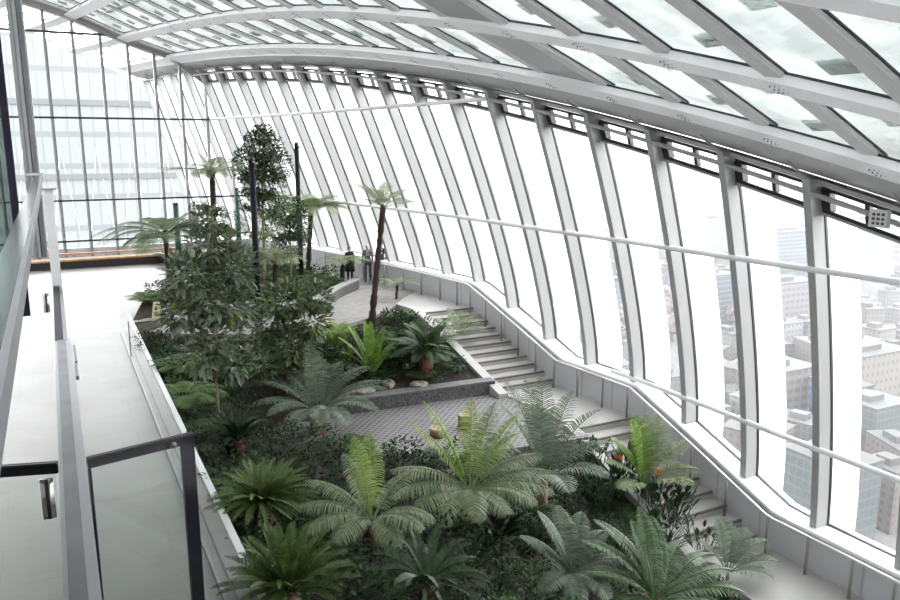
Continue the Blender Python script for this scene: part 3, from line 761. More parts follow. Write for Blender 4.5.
# ------------------------------------------------ people
def person(label, x, y, rz, suit, shirt, hair, step=.18, female=False, bald=False, arm=0, scl=1.0):
    root = empty('person', (x,y,0), rz, label=label, cat='person')
    me = bpy.data.meshes.new('body')
    V = {'pel':(0,0,.96),'wa':(0,0,1.12),'ch':(0,.01,1.32),'nk':(0,.01,1.49),'hd0':(0,-.005,1.56),'hd1':(0,-.01,1.66),'hd2':(0,0,1.74),
         'ls':(-.18,.01,1.42),'rs':(.18,.01,1.42),'le':(-.23,.03,1.14),'re':(.23,.04,1.14),'lw':(-.23,-.05-arm*.1,.90+arm*.25),'rw':(.23,.0,.88),'lh':(-.22,-.08-arm*.12,.82+arm*.27),'rh':(.23,-.03,.79),
         'lp':(-.10,0,.90),'rp':(.10,0,.90),'lk':(-.10,-step*.6,.50),'rk':(.11,step*.25,.50),'la':(-.10,-step,.09),'ra':(.11,step*1.3,.12),'lt':(-.11,-step-.17,.03),'rt':(.12,step*1.2-.15,.03)}
    K = list(V); I = {k:i for i,k in enumerate(K)}
    E_ = [('pel','wa'),('wa','ch'),('ch','nk'),('nk','hd0'),('hd0','hd1'),('hd1','hd2'),('ch','ls'),('ch','rs'),('ls','le'),('rs','re'),('le','lw'),('re','rw'),('lw','lh'),('rw','rh'),('pel','lp'),('pel','rp'),('lp','lk'),('rp','rk'),('lk','la'),('rk','ra'),('la','lt'),('ra','rt')]
    me.from_pydata([V[k] for k in K], [(I[a],I[c]) for a,c in E_], [])
    o = bpy.data.objects.new('tmp', me); COL.objects.link(o)
    o.modifiers.new('s','SKIN'); o.modifiers.new('u','SUBSURF').levels = 2
    RD = {'pel':(.155,.115),'wa':(.145,.11),'ch':(.17,.12),'nk':(.058,.06),'hd0':(.07,.085),'hd1':(.078,.098),'hd2':(.06,.075),'ls':(.075,.07),'rs':(.075,.07),'le':(.052,.05),'re':(.052,.05),'lw':(.036,.04),'rw':(.036,.04),'lh':(.03,.042),'rh':(.03,.042),'lp':(.10,.095),'rp':(.10,.095),'lk':(.068,.068),'rk':(.068,.068),'la':(.055,.055),'ra':(.055,.055),'lt':(.045,.035),'rt':(.045,.035)}
    for k,i in I.items():
        sv = me.skin_vertices[0].data[i]; sv.radius = RD[k]; sv.use_root = (k=='pel')
    dg = bpy.context.evaluated_depsgraph_get(); dg.update()
    nm = bpy.data.meshes.new_from_object(o.evaluated_get(dg)); bpy.data.objects.remove(o)
    nm.materials.clear()
    skin = mat('skin',(.62,.40,.31),.6); shoe = mat('shoe_black',(.02,.02,.02),.3)
    for m in (suit, skin, shoe, shirt): nm.materials.append(m)
    for p in nm.polygons:
        c = p.center; k = 0
        if c.z > 1.50 or (abs(c.x) > .17 and c.z < .87+(arm*.25 if c.x<0 else 0) and c.z > .6): k = 1
        elif c.z < .10: k = 2
        elif c.y < -.05 and abs(c.x) < .045 and 1.2 < c.z <= 1.5 and not female: k = 3
        p.material_index = k; p.use_smooth = True
    body = link('body', nm, root, scl=scl)
    # hands: five fingers each
    for sx, hk in ((-1,'lh'),(1,'rh')):
        hp = Vector(V[hk]); b = MB()
        for i in range(4):
            q0 = hp+Vector((0,(-.024+.016*i),-.03)); L = (.07,.08,.075,.06)[i]
            b.tube([q0, q0+Vector((-sx*.006,-.004,-L*.55)), q0+Vector((-sx*.022,-.004,-L))], [.0085,.008,.006], 6)
        b.tube([hp+Vector((-sx*.01,-.03,-.0)), hp+Vector((-sx*.02,-.05,-.035)), hp+Vector((-sx*.024,-.048,-.062))], [.010,.009,.007], 6)
        build('fingers', b, skin, body, True)
    # hair, ears, nose, eyes, mouth
    def blob(name, c, r, m, lo=-1, n=10):
        b = MB(); rings=[]; 
        for i in range(n+1):
            a = -PI/2+PI*i/n
            if math.sin(a) < lo: continue
            rings.append([(c[0]+r[0]*math.cos(a)*math.cos(t), c[1]+r[1]*math.cos(a)*math.sin(t), c[2]+r[2]*math.sin(a)) for t in [2*PI*k/12 for k in range(12)]])
        b.add([p for q_ in rings for p in q_], [(i*12+k,i*12+(k+1)%12,(i+1)*12+(k+1)%12,(i+1)*12+k) for i in range(len(rings)-1) for k in range(12)])
        return build(name, b, m, body, True)
    if female: blob('hair', (0,.025,1.66), (.105,.115,.15), hair)
    elif bald: blob('hair', (0,.03,1.655), (.088,.09,.06), hair)
    else: blob('hair', (0,.022,1.70), (.092,.108,.085), hair, -.35)
    blob('nose', (0,-.118,1.645), (.014,.022,.024), skin)
    for s in (-1,1):
        blob('ear', (s*.083,0,1.65), (.014,.024,.034), skin); blob('eye', (s*.032,-.098,1.672), (.012,.008,.008), DARKT)
    blob('mouth', (0,-.103,1.60), (.026,.008,.007), mat('lips',(.45,.2,.17),.5))
    # jacket skirt / tie
    if not female:
        b = MB(); b.tube([(0,0,.80),(0,0,.92),(0,0,1.10)], [.185,.18,.165], 14); b.v=[(x*1.0,y*.78,z) for x,y,z in b.v]; build('jacket', b, suit, body, True)
        b = MB(); b.hexa([(-.018,-.128,1.16),(.018,-.128,1.16),(.018,-.118,1.16),(-.018,-.118,1.16),(-.013,-.138,1.45),(.013,-.138,1.45),(.013,-.11,1.45),(-.013,-.11,1.45)]); build('tie', b, DARKT, body)
    else:
        b = MB(); b.tube([(0,0,.50),(0,0,.8),(0,0,1.05),(0,0,1.36)], [.26,.24,.19,.19], 14); b.v=[(x,y*.8,z) for x,y,z in b.v]; build('coat', b, suit, body, True)
    return root
SUITG = mat('suit_grey',(.12,.125,.14),.8); SUITB = mat('suit_black',(.018,.018,.022),.7); SHIRT = mat('shirt_white',(.8,.8,.8),.7)
TOWARD = math.atan2(-13,33)*-1
person('bald man in a mid-grey suit and tie walking, middle of the three people', 12.9,33.9,-.38,SUITG,SHIRT,mat('hair_white',(.6,.58,.55),.8),.2,bald=True)
person('person in a dark coat with short grey hair, left of the man in grey', 12.15,34.3,-.2,SUITB,SUITB,mat('hair_grey',(.22,.18,.16),.8),.08,female=True,arm=1,scl=.93)
person('man in a black suit partly hidden behind the leaning tree fern trunk', 13.5,33.7,-.35,SUITB,SHIRT,mat('hair_dark',(.06,.05,.04),.8),.15,scl=1.04)
# ------------------------------------------------ foliage
def frond_mesh(name, kind, L, e0, e1, seed, mtl, npair=34, ll=.26, lw=.022, droop=.3, vee=.35, sweep=.5, side=0, base=.12, stem=.016):
    """one arching frond growing along +X from the origin; elevation runs e0 -> e1 (radians)"""
    r = random.Random(seed); b = MB(); N = 14
    pts=[]; p=Vector((0,0,0)); az=0
    for i in range(N+1):
        t=i/N; pts.append(p.copy()); e=e0+(e1-e0)*t**1.15; az += side/N
        p = p+Vector((math.cos(e)*math.cos(az), math.cos(e)*math.sin(az), math.sin(e)))*L/N
    b.tube(pts, [stem*(1-.75*i/N) for i in range(N+1)], 4, 0, False, .5 if kind!='tree' else .35)
    def at(t):
        k=min(int(t*N),N-1); f=t*N-k; q=pts[k].lerp(pts[k+1],f); T=(pts[k+1]-pts[k]).normalized()
        S=Vector((0,0,1)).cross(T); S = S.normalized() if S.length>.05 else Vector((0,1,0)); U=T.cross(S); return q,T,S,U
    for i in range(npair):
        t = base+(1-base)*(i+.5)/npair
        prof = math.sin(PI*min(1,(t-base)/(1-base)*.92+.08))**.6 if kind!='broad' else math.sin(PI*((t-base)/(1-base)*.9+.08))**.5
        for s in (-1,1):
            q,T,S,U = at(min(.999,t+r.uniform(-.004,.004)))
            l = ll*prof*r.uniform(.9,1.08); sw = sweep*(.6+.7*t)+r.uniform(-.08,.08)
            d = (S*s*math.cos(sw)+T*math.sin(sw)+U*vee).normalized()
            var = r.random()*.9
            if r.random() < .03 and kind=='c' and ll>.22: var = .98
            g = Vector((0,0,-1))
            if kind == 'tree':
                m1 = q+d*l*.5+g*droop*l*.12; m2 = q+d*l+g*droop*l*.5
                ax = [q, m1, m2]; n=9
                wid = T-d*T.dot(d); wid.normalize()
                for j in range(n):
                    u=(j+.6)/n
                    a = q.lerp(m1,u*2) if u<.5 else m1.lerp(m2,u*2-1)
                    wl = l*.30*(1-u)**.7+.008; ww = l/n*.42
                    for s2 in (-1,1):
                        tip = a+wid*s2*wl+d*wl*.35+g*wl*.25
                        b.add([a-d*ww, a+d*ww, tip+d*ww*.4], [(0,1,2)], 0, var)
                b.add([q-wid*.004,q+wid*.004,m1+wid*.003,m1-wid*.003],[(0,1,2,3)],0,var); b.add([m1-wid*.003,m1+wid*.003,m2],[(0,1,2)],0,var)
            else:
                w = lw*(prof*.5+.5); wv = T-d*T.dot(d); wv.normalize(); wv = (wv+U*.25*s).normalized()
                m1=q+d*l*.45+g*droop*l*.10; m2=q+d*l*.8+g*droop*l*.34; m3=q+d*l+g*droop*l*.6
                b.add([q-wv*w*.4,q+wv*w*.4,m1+wv*w*.5,m1-wv*w*.5,m2+wv*w*.38,m2-wv*w*.38,m3],[(0,1,2,3),(3,2,4,5),(5,4,6)],0,var)
    return b.mesh(name, mtl)
FC = {}
def rings(root, spec, z0=0, r0=.05, seed=0, az0=0, name='frond'):
    """spec: list of (count, L, e0, e1, kwargs)"""
    r = random.Random(seed); n_tot=0
    for ri, (n, kind, L, e0, e1, mk, kw) in enumerate(spec):
        for i in range(n):
            key = (kind, L, e0, e1, mk, str(kw), i%3)
            if key not in FC: FC[key] = frond_mesh('frond', kind, L*(1,.93,1.06)[i%3], e0+(0,.08,-.08)[i%3], e1+(0,-.1,.12)[i%3], hash_(key), LM[mk], **kw)
            a = az0+2*PI*(i+.5*(ri%2))/n + r.uniform(-.5,.5)*2*PI/n*.6
            link(name, FC[key], root, (r0*math.cos(a), r0*math.sin(a), z0+r.uniform(-.02,.03)), (r.uniform(-.15,.15), 0, a), r.uniform(.9,1.08))
def hash_(k):
    h = 7
    for c in str(k): h = (h*31+ord(c)) % 1000003
    return h
def fronds_at(root, lst, z0=0, r0=.04):
    """hand-placed fronds: (azimuth deg, kind, L, e0, e1, material, kw)"""
    for i,(az,kind,L,e0,e1,mk,kw) in enumerate(lst):
        a=math.radians(az); me = frond_mesh('frond', kind, L, e0, e1, 100+i*7+int(az), LM[mk], **kw)
        link('frond', me, root, (r0*math.cos(a), r0*math.sin(a), z0), (0,0,a))
def trunk(root, p0, p1, r0, r1, m, bend=.0, lumps=.18, seed=1, name='trunk'):
    r = random.Random(seed); p0=Vector(p0);p1=Vector(p1); N=max(6,int((p1-p0).length/.12)); pts=[];rs=[]
    for i in range(N+1):
        t=i/N; q=p0.lerp(p1,t); q.x += bend*math.sin(PI*t); pts.append(q); rs.append((r0+(r1-r0)*t)*(1+r.uniform(-lumps,lumps)))
    b=MB(); b.tube(pts, rs, 9); return build(name, b, m, root, True)
def leaf(b, base, d, up, l, w, var, fold=.25, droop=.3):
    d=d.normalized(); s=d.cross(up); s = s.normalized() if s.length>.02 else Vector((1,0,0)); u=s.cross(d).normalized()
    g=Vector((0,0,-1))*droop*l
    m0=base+d*l*.08; m1=base+d*l*.38+g*.12; m2=base+d*l*.72+g*.45; m3=base+d*l+g
    f=u*w*fold
    b.add([m0, m1-s*w*.5+f, m1, m1+s*w*.5+f, m2-s*w*.40+f*.8, m2, m2+s*w*.40+f*.8, m3],
          [(0,2,1),(0,3,2),(1,2,5,4),(2,3,6,5),(4,5,7),(5,6,7)],0,var)
def clump_mesh(name, n, rx, ry, rz, ll, lw, mtl, seed, shell=.55, up=.5, rosette=1, droop=.3, fl=True):
    r=random.Random(seed); b=MB()
    for i in range(n):
        while True:
            v=Vector((r.uniform(-1,1),r.uniform(-1,1),r.uniform(-1,1)))
            if shell<v.length<1: break
        c=Vector((v.x*rx,v.y*ry,v.z*rz+rz)); o=v.normalized()
        var=r.random()*.92
        if r.random()<.035: var=.98
        if rosette>1:
            a0=r.uniform(0,6.28); ax=(o*.6+Vector((0,0,up+.6))).normalized(); e1=ax.orthogonal().normalized(); e2=ax.cross(e1)
            for k in range(rosette):
                a=a0+6.283*k/rosette; d=(e1*math.cos(a)+e2*math.sin(a))+ax*.45
                leaf(b,c,d,ax,ll*r.uniform(.75,1.1),lw*r.uniform(.85,1.1),min(.98,max(0,var+r.uniform(-.12,.12))),.2,droop)
        else:
            d=o+Vector((r.uniform(-.7,.7),r.uniform(-.7,.7),r.uniform(-.3,.3)+up*.5)); leaf(b,c,d,Vector((0,0,1))+o*.4,ll*r.uniform(.7,1.15),lw*r.uniform(.8,1.15),var,.2,droop)
    return b.mesh(name, mtl)
def blade_mesh(name, n, L, w, mtl, seed, spread=.8, droop=.5, r0=.1, e=(.7,1.4)):
    r=random.Random(seed); b=MB()
    for i in range(n):
        a=r.uniform(0,6.28); el=r.uniform(*e); l=L*r.uniform(.7,1.1); o=Vector((math.cos(a)*r0*r.random(),math.sin(a)*r0*r.random(),0))
        H=Vector((math.cos(a),math.sin(a),0)); S=Vector((-math.sin(a),math.cos(a),0)); P=[];N=5; p=o; ee=el
        for k in range(N+1):
            t=k/N; ww=w*(.35+.65*math.sin(PI*min(1,t*.8+.2)))*(1 if k<N else .05); P+=[p-S*ww*.5,p+S*ww*.5]; p=p+(H*math.cos(ee)+Vector((0,0,math.sin(ee))))*l/N; ee-=droop*1.2/N*(1+k*.4)
        b.add(P,[(2*k,2*k+1,2*k+3,2*k+2) for k in range(N)],0,r.random()*.95)
    return b.mesh(name, mtl)
def rock(label, p, r, seed, group=None):
    rr=random.Random(seed); bm_v=[]; b=MB(); n=10; m=7; V=[]
    ph=[rr.uniform(0,6) for _ in range(6)]
    for i in range(m+1):
        a=-PI/2+PI*i/m
        for k in range(n):
            t=2*PI*k/n; q=1+.16*math.sin(2*t+ph[0])+.12*math.sin(3*t+ph[1]+a*2)+.10*math.sin(2*a+ph[2])+rr.uniform(-.07,.07)
            V.append((r*1.25*q*math.cos(a)*math.cos(t), r*q*math.cos(a)*math.sin(t), r*.62*q*math.sin(a)))
    b.add(V,[(i*n+k,i*n+(k+1)%n,(i+1)*n+(k+1)%n,(i+1)*n+k) for i in range(m) for k in range(n)])
    o=build('boulder', b, ROCK, None, False, loc=(p[0],p[1],p[2]+r*.28), rot=(0,0,rr.uniform(0,3))); return tag(o,label,'rock',group)

SAGO=dict(npair=46,ll=.105,lw=.015,droop=.12,vee=.42,sweep=.62,base=.10,stem=.012)
SAGOB=dict(npair=46,ll=.125,lw=.016,droop=.1,vee=.5,sweep=.6,base=.12,stem=.012)
PALM=dict(npair=52,ll=.27,lw=.020,droop=.95,vee=.10,sweep=.42,base=.14,stem=.018)
BLUE=dict(npair=60,ll=.25,lw=.017,droop=.55,vee=.22,sweep=.35,base=.14,stem=.015)
BIG=dict(npair=64,ll=.24,lw=.026,droop=.85,vee=.30,sweep=.30,base=.10,stem=.022)
FEATH=dict(npair=46,ll=.30,lw=.020,droop=.6,vee=.25,sweep=.55,base=.14,stem=.013)
TREEF=dict(npair=22,ll=.50,droop=.7,vee=.02,sweep=.28,base=.14,stem=.018)
TREES=dict(npair=18,ll=.36,droop=.7,vee=.02,sweep=.28,base=.16,stem=.014)
BROAD=dict(npair=20,ll=.20,lw=.085,droop=.15,vee=.15,sweep=.75,base=.10,stem=.014)

def plant(name, loc, label, cat, rz=0, group=None): return empty(name, loc, rz, label=label, cat=cat, group=group)
LM['mid2']=leaf_mat('leaf_giant',(.05,.095,.04),(.135,.20,.10),.4,.15)
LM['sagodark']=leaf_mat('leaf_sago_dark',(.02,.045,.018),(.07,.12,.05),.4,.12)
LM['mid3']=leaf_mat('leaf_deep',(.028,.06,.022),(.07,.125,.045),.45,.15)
LM['dark2']=leaf_mat('leaf_shade',(.008,.022,.008),(.027,.052,.017),.6,.1)  # deep green with the shade of the low beds put into the colour
LM['fern2']=leaf_mat('leaf_pale_tree',(.13,.19,.09),(.25,.32,.17),.5,.35)
LM['fern3']=leaf_mat('leaf_light_fern',(.08,.15,.045),(.18,.27,.10),.5,.3)
def plant_crown(root, h, r):
    b=MB(); h=Vector(h); b.tube([h+Vector((0,0,-.22)),h+Vector((0,0,-.08)),h+Vector((0,0,.06)),h+Vector((0,0,.14))],[r*.8,r*1.05,r*.9,r*.3],10); build('crown_shaft', b, BARK, root, True); return h
def fern_crown(root, h, lst, mk, kw=TREEF):
    for i,(az,L,e0,e1) in enumerate(lst):
        key=('tree',L,e0,e1,mk,kw is TREES)
        if key not in FC: FC[key]=frond_mesh('frond','tree',L,e0,e1,200+i,LM[mk],**{**kw,'ll':kw['ll']*min(1.1,max(.6,L/1.7))})
        a=math.radians(az); link('frond',FC[key],root,(h.x+.05*math.cos(a),h.y+.05*math.sin(a),h.z),(0,0,a))
def shrub(root, blobs, ll, lw, mk, n, ros, stem, seed, barkm, droop):
    r=random.Random(seed); xs=[q[0] for q in blobs]; topq=max(blobs,key=lambda q:q[2])
    cx=sum(xs)/len(xs)
    main=[Vector((0,0,-.1)),Vector((cx*.3,0,topq[2]*.3)),Vector((cx*.6,0,topq[2]*.6)),Vector((topq[0],topq[1],topq[2]))]
    b=MB(); b.tube(main,[stem,stem*.9,stem*.65,stem*.3],8); tr=build('trunk',b,barkm,root,True)
    for i,(x,y,z,rx,rz) in enumerate(blobs):
        b=MB(); t=min(.95,max(.25,(z-.5)/topq[2])); k=min(2,int(t*3)); s=main[k].lerp(main[k+1],t*3-k)
        s.z=min(s.z,z-.05); b.tube([s,s.lerp(Vector((x,y,z)),.5)+Vector((0,0,-.08)),Vector((x,y,z))],[stem*.5,stem*.35,stem*.15],5); build('branch',b,barkm,root,True)
        nn=int(n*(rx*rz/.45)**.8)
        me=clump_mesh('foliage',max(8,nn),rx,min(rx,.8),rz,ll,lw,LM[mk],seed*50+i,shell=.35,up=.6,rosette=ros,droop=droop)
        link('foliage',me,root,(x,y,z-rz))
PADM=[]
def paddle(root, n, L, fl, seed):
    r=random.Random(seed)
    for i in range(n):
        a=r.uniform(0,6.28); el=r.uniform(1.0,1.45); l=L*r.uniform(.7,1.1); H=Vector((math.cos(a),math.sin(a),0)); o=H*r.uniform(0,.25)+Vector((r.uniform(-.2,.2),r.uniform(-.2,.2),0))
        d=H*math.cos(el)+Vector((0,0,math.sin(el))); b=MB(); k=o+d*l*.62; b.tube([o,k],[.009,.006],4,0,False,.3)
        leaf(b,k,(d+H*.15).normalized(),Vector((-H.x*.7,-H.y*.7,.6)),l*.42,.12*L,r.random()*.95,.25,.12); build('leaf',b,LM['paddle'],root)
    for i in range(fl):
        a=r.uniform(0,6.28); H=Vector((math.cos(a),math.sin(a),0)); k=H*.15+Vector((0,0,L*.98)); b=MB(); b.tube([H*.03,k],[.008,.007],5,0,False,.3)
        fo=build('flower_stalk',b,LM['paddle'],root); b=MB()
        for j in range(5): leaf(b,k,Vector((math.cos(a+j*.5-1),math.sin(a+j*.5-1),.5+.2*j)),Vector((0,0,1)),.17,.045,r.random()*.9,.3,.0)
        build('orange_flower',b,LM['orange'],fo)
t=plant('tree_fern',(3.352,27.880,-0.040),'leftmost tree fern with grey-green fronds on a dark slender trunk beside the terrace edge','tree fern')
trunk(t,(0,0,-.1),(-0.068,0.000,3.366),0.085,0.07,BARK,seed=2)
h=plant_crown(t,(-0.068,0.000,3.366),0.12)
fern_crown(t,h,[(185,2.3,.5,-.9),(168,2.5,.45,-.7),(175,1.95,.35,-.75),(5,2.3,.45,-.55),(35,2.1,.4,-.6),(330,2.2,.5,-.8),(240,2.0,.3,-1.0),(150,1.7,.7,-.5),(200,1.6,.25,-.9),(230,1.5,.5,-.6),(110,1.6,.8,-.4),(20,1.9,.55,-.35),(-10,1.7,.75,-.3),(-40,1.5,.45,-.8),(60,1.6,.8,-.5),(270,1.3,.4,-.8),(310,1.4,.5,-.7),(0,1.5,1.0,.1),(90,1.3,.9,-.3)],'fern')

t=plant('tree_fern',(6.949,39.500,0.262),'tallest tree fern with few pale fronds, rising above the magnolia-like shrub','tree fern')
trunk(t,(0,0,-.1),(0.083,0.000,4.743),0.14,0.12,BARK,seed=3)
h=plant_crown(t,(0.083,0.000,4.743),0.16)
fern_crown(t,h,[(195,2.5,.3,-.3),(345,2.4,.35,-.4),(240,2.0,.5,-.9),(180,2.6,.25,-.15),(150,1.7,1.25,.2),(0,1.9,.25,-.25),(20,2.0,.75,-.5),(200,1.2,.1,-.3),(60,1.8,1.0,-.4),(-70,1.3,.6,-1.3),(-110,1.1,.5,-1.3),(120,1.5,.7,-.4),(270,1.2,.8,-1.2),(-30,1.4,.7,-.9)],'fern')

t=plant('tree_fern',(10.700,36.240,0.256),'tree fern with a wide drooping pale crown right of the second black lamp post','tree fern')
trunk(t,(0,0,-.1),(0.258,0.000,2.989),0.13,0.11,BARK,seed=4)
h=plant_crown(t,(0.258,0.000,2.989),0.12)
fern_crown(t,h,[(a,2.1,.5,-.75) for a in range(0,360,36)]+[(a,1.7,.9,-.2) for a in range(18,360,60)]+[(0,2.5,.45,-.6),(-15,2.4,.35,-.6)],'fern')

t=plant('tree_fern',(10.080,26.280,-0.279),'tree fern with a long leaning dark trunk in front of the three people','tree fern')
trunk(t,(0,0,-.1),(0.558,-0.000,4.336),0.125,0.1,BARK,seed=5)
h=plant_crown(t,(0.558,-0.000,4.336),0.1)
fern_crown(t,h,[(150,1.7,1.05,.1),(175,1.5,1.2,.3),(120,1.5,1.1,.0),(60,1.5,1.15,.1),(30,1.7,.75,-.1),(0,1.8,.35,-.35),(-20,1.5,.6,-.6),(210,1.3,.7,-.3),(250,1.3,.9,-.4),(300,1.3,.8,-.5),(90,1.5,1.0,-.2)],'fern',TREES)

t=plant('tree_fern',(7.644,30.840,0.115),'short tree fern between the two tall black lamp posts','tree fern')
trunk(t,(0,0,-.1),(0.151,0.000,1.547),0.13,0.11,BARK,seed=6)
h=plant_crown(t,(0.151,0.000,1.547),0.1)
fern_crown(t,h,[(a,1.35,.6,-.7) for a in range(0,360,33)]+[(a,1.2,1.0,-.2) for a in range(18,360,60)],'fern',TREES)

t=plant('tree_fern',(11.430,33.360,0.251),'small tree fern on the raised bed just left of the three people','tree fern')
trunk(t,(0,0,-.1),(0.071,0.000,0.824),0.12,0.1,BARK,seed=7)
h=plant_crown(t,(0.071,0.000,0.824),0.08)
fern_crown(t,h,[(a,1.3,.55,-.6) for a in range(0,360,36)],'fern',TREES)

t=plant('tree_fern',(12.365,29.280,-0.040),'very small sparse tree fern by the top of the stairs','tree fern')
trunk(t,(0,0,-.1),(0.054,0.000,0.588),0.06,0.05,BARK,seed=8)
h=plant_crown(t,(0.054,0.000,0.588),0.06)
fern_crown(t,h,[(a,1.15,.7,-.6) for a in (0,55,120,175,230,300)],'fern',TREES)

t=plant('sago_cycad',(2.928,13.300,-0.667),'rounded dark green cycad rosette with reddish-brown heart, beside the terrace slab, upper of the two','cycad')
H=0.55
trunk(t,(0,0,-.1),(0,0,H),.16,.15,BARKR,seed=3)
rings(t,[(16,'c',.72,1.05,.55,'sago',SAGO),(20,'c',.86,.70,.10,'sago',SAGO),(22,'c',.90,.35,-.35,'sago',SAGO),(16,'c',.84,.05,-.6,'sago',SAGO)],H,.06,1)
rings(t,[(8,'c',.28,1.2,1.0,'brown',SAGO)],H,.04,2,name='new_frond')
t.scale=(1.1,)*3

t=plant('sago_cycad',(2.530,10.160,-0.685),'dark green fan-like cycad with red-brown heart at the bottom edge beside the terrace slab','cycad')
H=0.6
trunk(t,(0,0,-.1),(0,0,H),.17,.15,BARKR,seed=4)
rings(t,[(16,'c',.85,1.15,.75,'sago',SAGOB),(20,'c',.92,.80,.30,'sago',SAGOB),(18,'c',.88,.40,-.25,'sago',SAGOB)],H,.06,5)
t.scale=(1.1,)*3

t=plant('blue_cycad',(6.275,20.760,-2.020),'blue-green cycad with long soft arching fronds left of the paved lower path','cycad')
H=0.5
trunk(t,(0,0,-.1),(0,0,H),.2,.18,BARKR,seed=4)
fronds_at(t,[(a,'c',L,e0,e1,'blue',BLUE) for a,L,e0,e1 in [(95,1.35,1.45,1.1),(75,1.2,1.35,.8),(150,1.4,.95,-.15),(170,1.35,.7,-.5),(200,1.2,.8,-.6),(225,1.2,.6,-.7),(255,1.2,.7,-.8),(285,1.1,.7,-.9),(320,1.3,.7,-.7),(340,1.45,.8,-.35),(355,1.5,.75,-.25),(15,1.5,1.0,-.2),(45,1.3,1.0,.1),(120,1.3,1.1,.1),(270,.9,.95,-.9),(0,1.2,.5,-.7)]],H)
t.scale=(1.5,)*3

t=plant('palm_cycad',(4.675,12.340,-1.054),'cycad with pale grey-green drooping fronds and red-brown heart, left of centre front','cycad')
H=0.55
trunk(t,(0,0,-.1),(0,0,H),.14,.13,BARKR,seed=5)
fronds_at(t,[(a,'c',L,e0,e1,m,PALM) for a,L,e0,e1,m in [(100,1.35,1.4,.95,'yellow'),(125,1.15,1.3,.9,'palm'),(150,1.25,1.0,.0,'palm'),(170,1.3,.8,-.35,'palm'),(190,1.2,.7,-.6,'palm'),(215,1.0,.7,-.8,'palm'),(-60,1.05,.75,-.75,'palm'),(-40,1.1,.75,-.75,'palm'),(-85,.9,.5,-1.0,'palm'),(30,1.3,.8,-.3,'palm'),(70,1.4,1.3,.7,'yellow')]],H)
t.scale=(1.15,)*3

t=plant('palm_cycad',(7.529,13.840,-1.916),'broad green cycad with frond tips browned, centre front before the log stumps','cycad')
H=0.6
trunk(t,(0,0,-.1),(0,0,H),.16,.15,BARKR,seed=6)
fronds_at(t,[(a,'c',L,e0,e1,m,PALM) for a,L,e0,e1,m in [(160,1.45,1.15,.6,'yellow'),(142,1.55,1.3,.85,'bright'),(60,1.45,1.25,.75,'yellow'),(38,1.5,1.1,.5,'palm'),(20,1.5,.95,.3,'yellow'),(170,1.35,.8,-.2,'palm'),(185,1.35,.6,-.4,'palm'),(200,1.3,.5,-.6,'palm'),(220,1.2,.45,-.7,'palm'),(245,1.1,.6,-.8,'palm'),(0,1.35,.65,-.25,'palm'),(-15,1.4,.5,-.4,'palm'),(-30,1.3,.45,-.6,'palm'),(-50,1.1,.5,-.7,'palm'),(20,1.35,.85,-.05,'palm'),(-80,.9,.5,-.8,'palm')]],H)
t.scale=(1.42,)*3

t=plant('feather_palm',(10.113,14.840,-2.538),'feathery grey-green palm between the lower path and the stair landing','palm')
H=0.5
trunk(t,(0,0,-.1),(0,0,H),.09,.08,BARK2,seed=7)
fronds_at(t,[(a,'c',L,e0,e1,'grey',FEATH) for a,L,e0,e1 in [(150,1.6,1.35,.6),(120,1.7,1.4,.8),(90,1.6,1.4,1.0),(60,1.7,1.35,.7),(30,1.6,1.15,.45),(10,1.6,1.0,.1),(-15,1.3,.9,-.2),(170,1.5,1.05,.2),(195,1.3,.85,-.3),(220,1.1,.8,-.5),(-50,1.1,.8,-.5),(260,1.0,.8,-.5),(75,1.2,1.5,1.2),(45,1.3,1.2,.3)]],H)
t.scale=(1.55,)*3

t=plant('bright_palm',(13.253,14.700,-3.063),'bright green upright palm overhanging the middle of the lower stairs','palm')
H=0.4000000000000001
trunk(t,(0,0,-.1),(0,0,H),.08,.07,BARK2,seed=8)
fronds_at(t,[(a,'c',L,e0,e1,m,FEATH) for a,L,e0,e1,m in [(110,1.15,1.45,1.1,'bright'),(80,1.2,1.45,1.0,'bright'),(50,1.2,1.3,.8,'fern'),(25,1.2,1.15,.45,'fern'),(5,1.2,.9,.0,'fern'),(-15,1.05,.6,-.4,'fern'),(140,1.0,1.2,.6,'bright'),(170,.9,.9,.2,'fern'),(200,.8,.6,-.3,'fern'),(70,1.1,1.3,.7,'bright'),(-45,.8,.6,-.4,'fern'),(35,1.3,1.2,.5,'fern')]],H)
t.scale=(1.5,)*3

t=plant('giant_cycad',(9.899,10.520,-3.149),'big cycad with thick dark drooping fronds filling the bottom right of the planting','cycad')
H=0.45
trunk(t,(0,0,-.1),(0,0,H),.2,.18,BARKR,seed=9)
fronds_at(t,[(a,'c',L,e0,e1,m,BIG) for a,L,e0,e1,m in [(170,1.3,1.0,-.1,'mid2'),(155,1.45,1.2,.1,'mid2'),(135,1.45,1.35,.3,'mid2'),(112,1.15,1.45,.9,'mid2'),(88,1.3,1.42,1.0,'mid2'),(55,1.2,1.15,.4,'mid2'),(30,1.3,.75,-.3,'mid2'),(12,1.45,.6,-.45,'mid2'),(-5,1.45,.55,-.5,'mid2'),(-22,1.4,.45,-.6,'mid2'),(-45,1.2,.4,-.7,'mid2'),(190,1.2,.6,-.5,'mid2'),(215,1.1,.5,-.7,'mid2'),(-80,1.0,.5,-.8,'mid2'),(70,.9,1.2,.5,'bright')]],H)
t.scale=(1.4,)*3

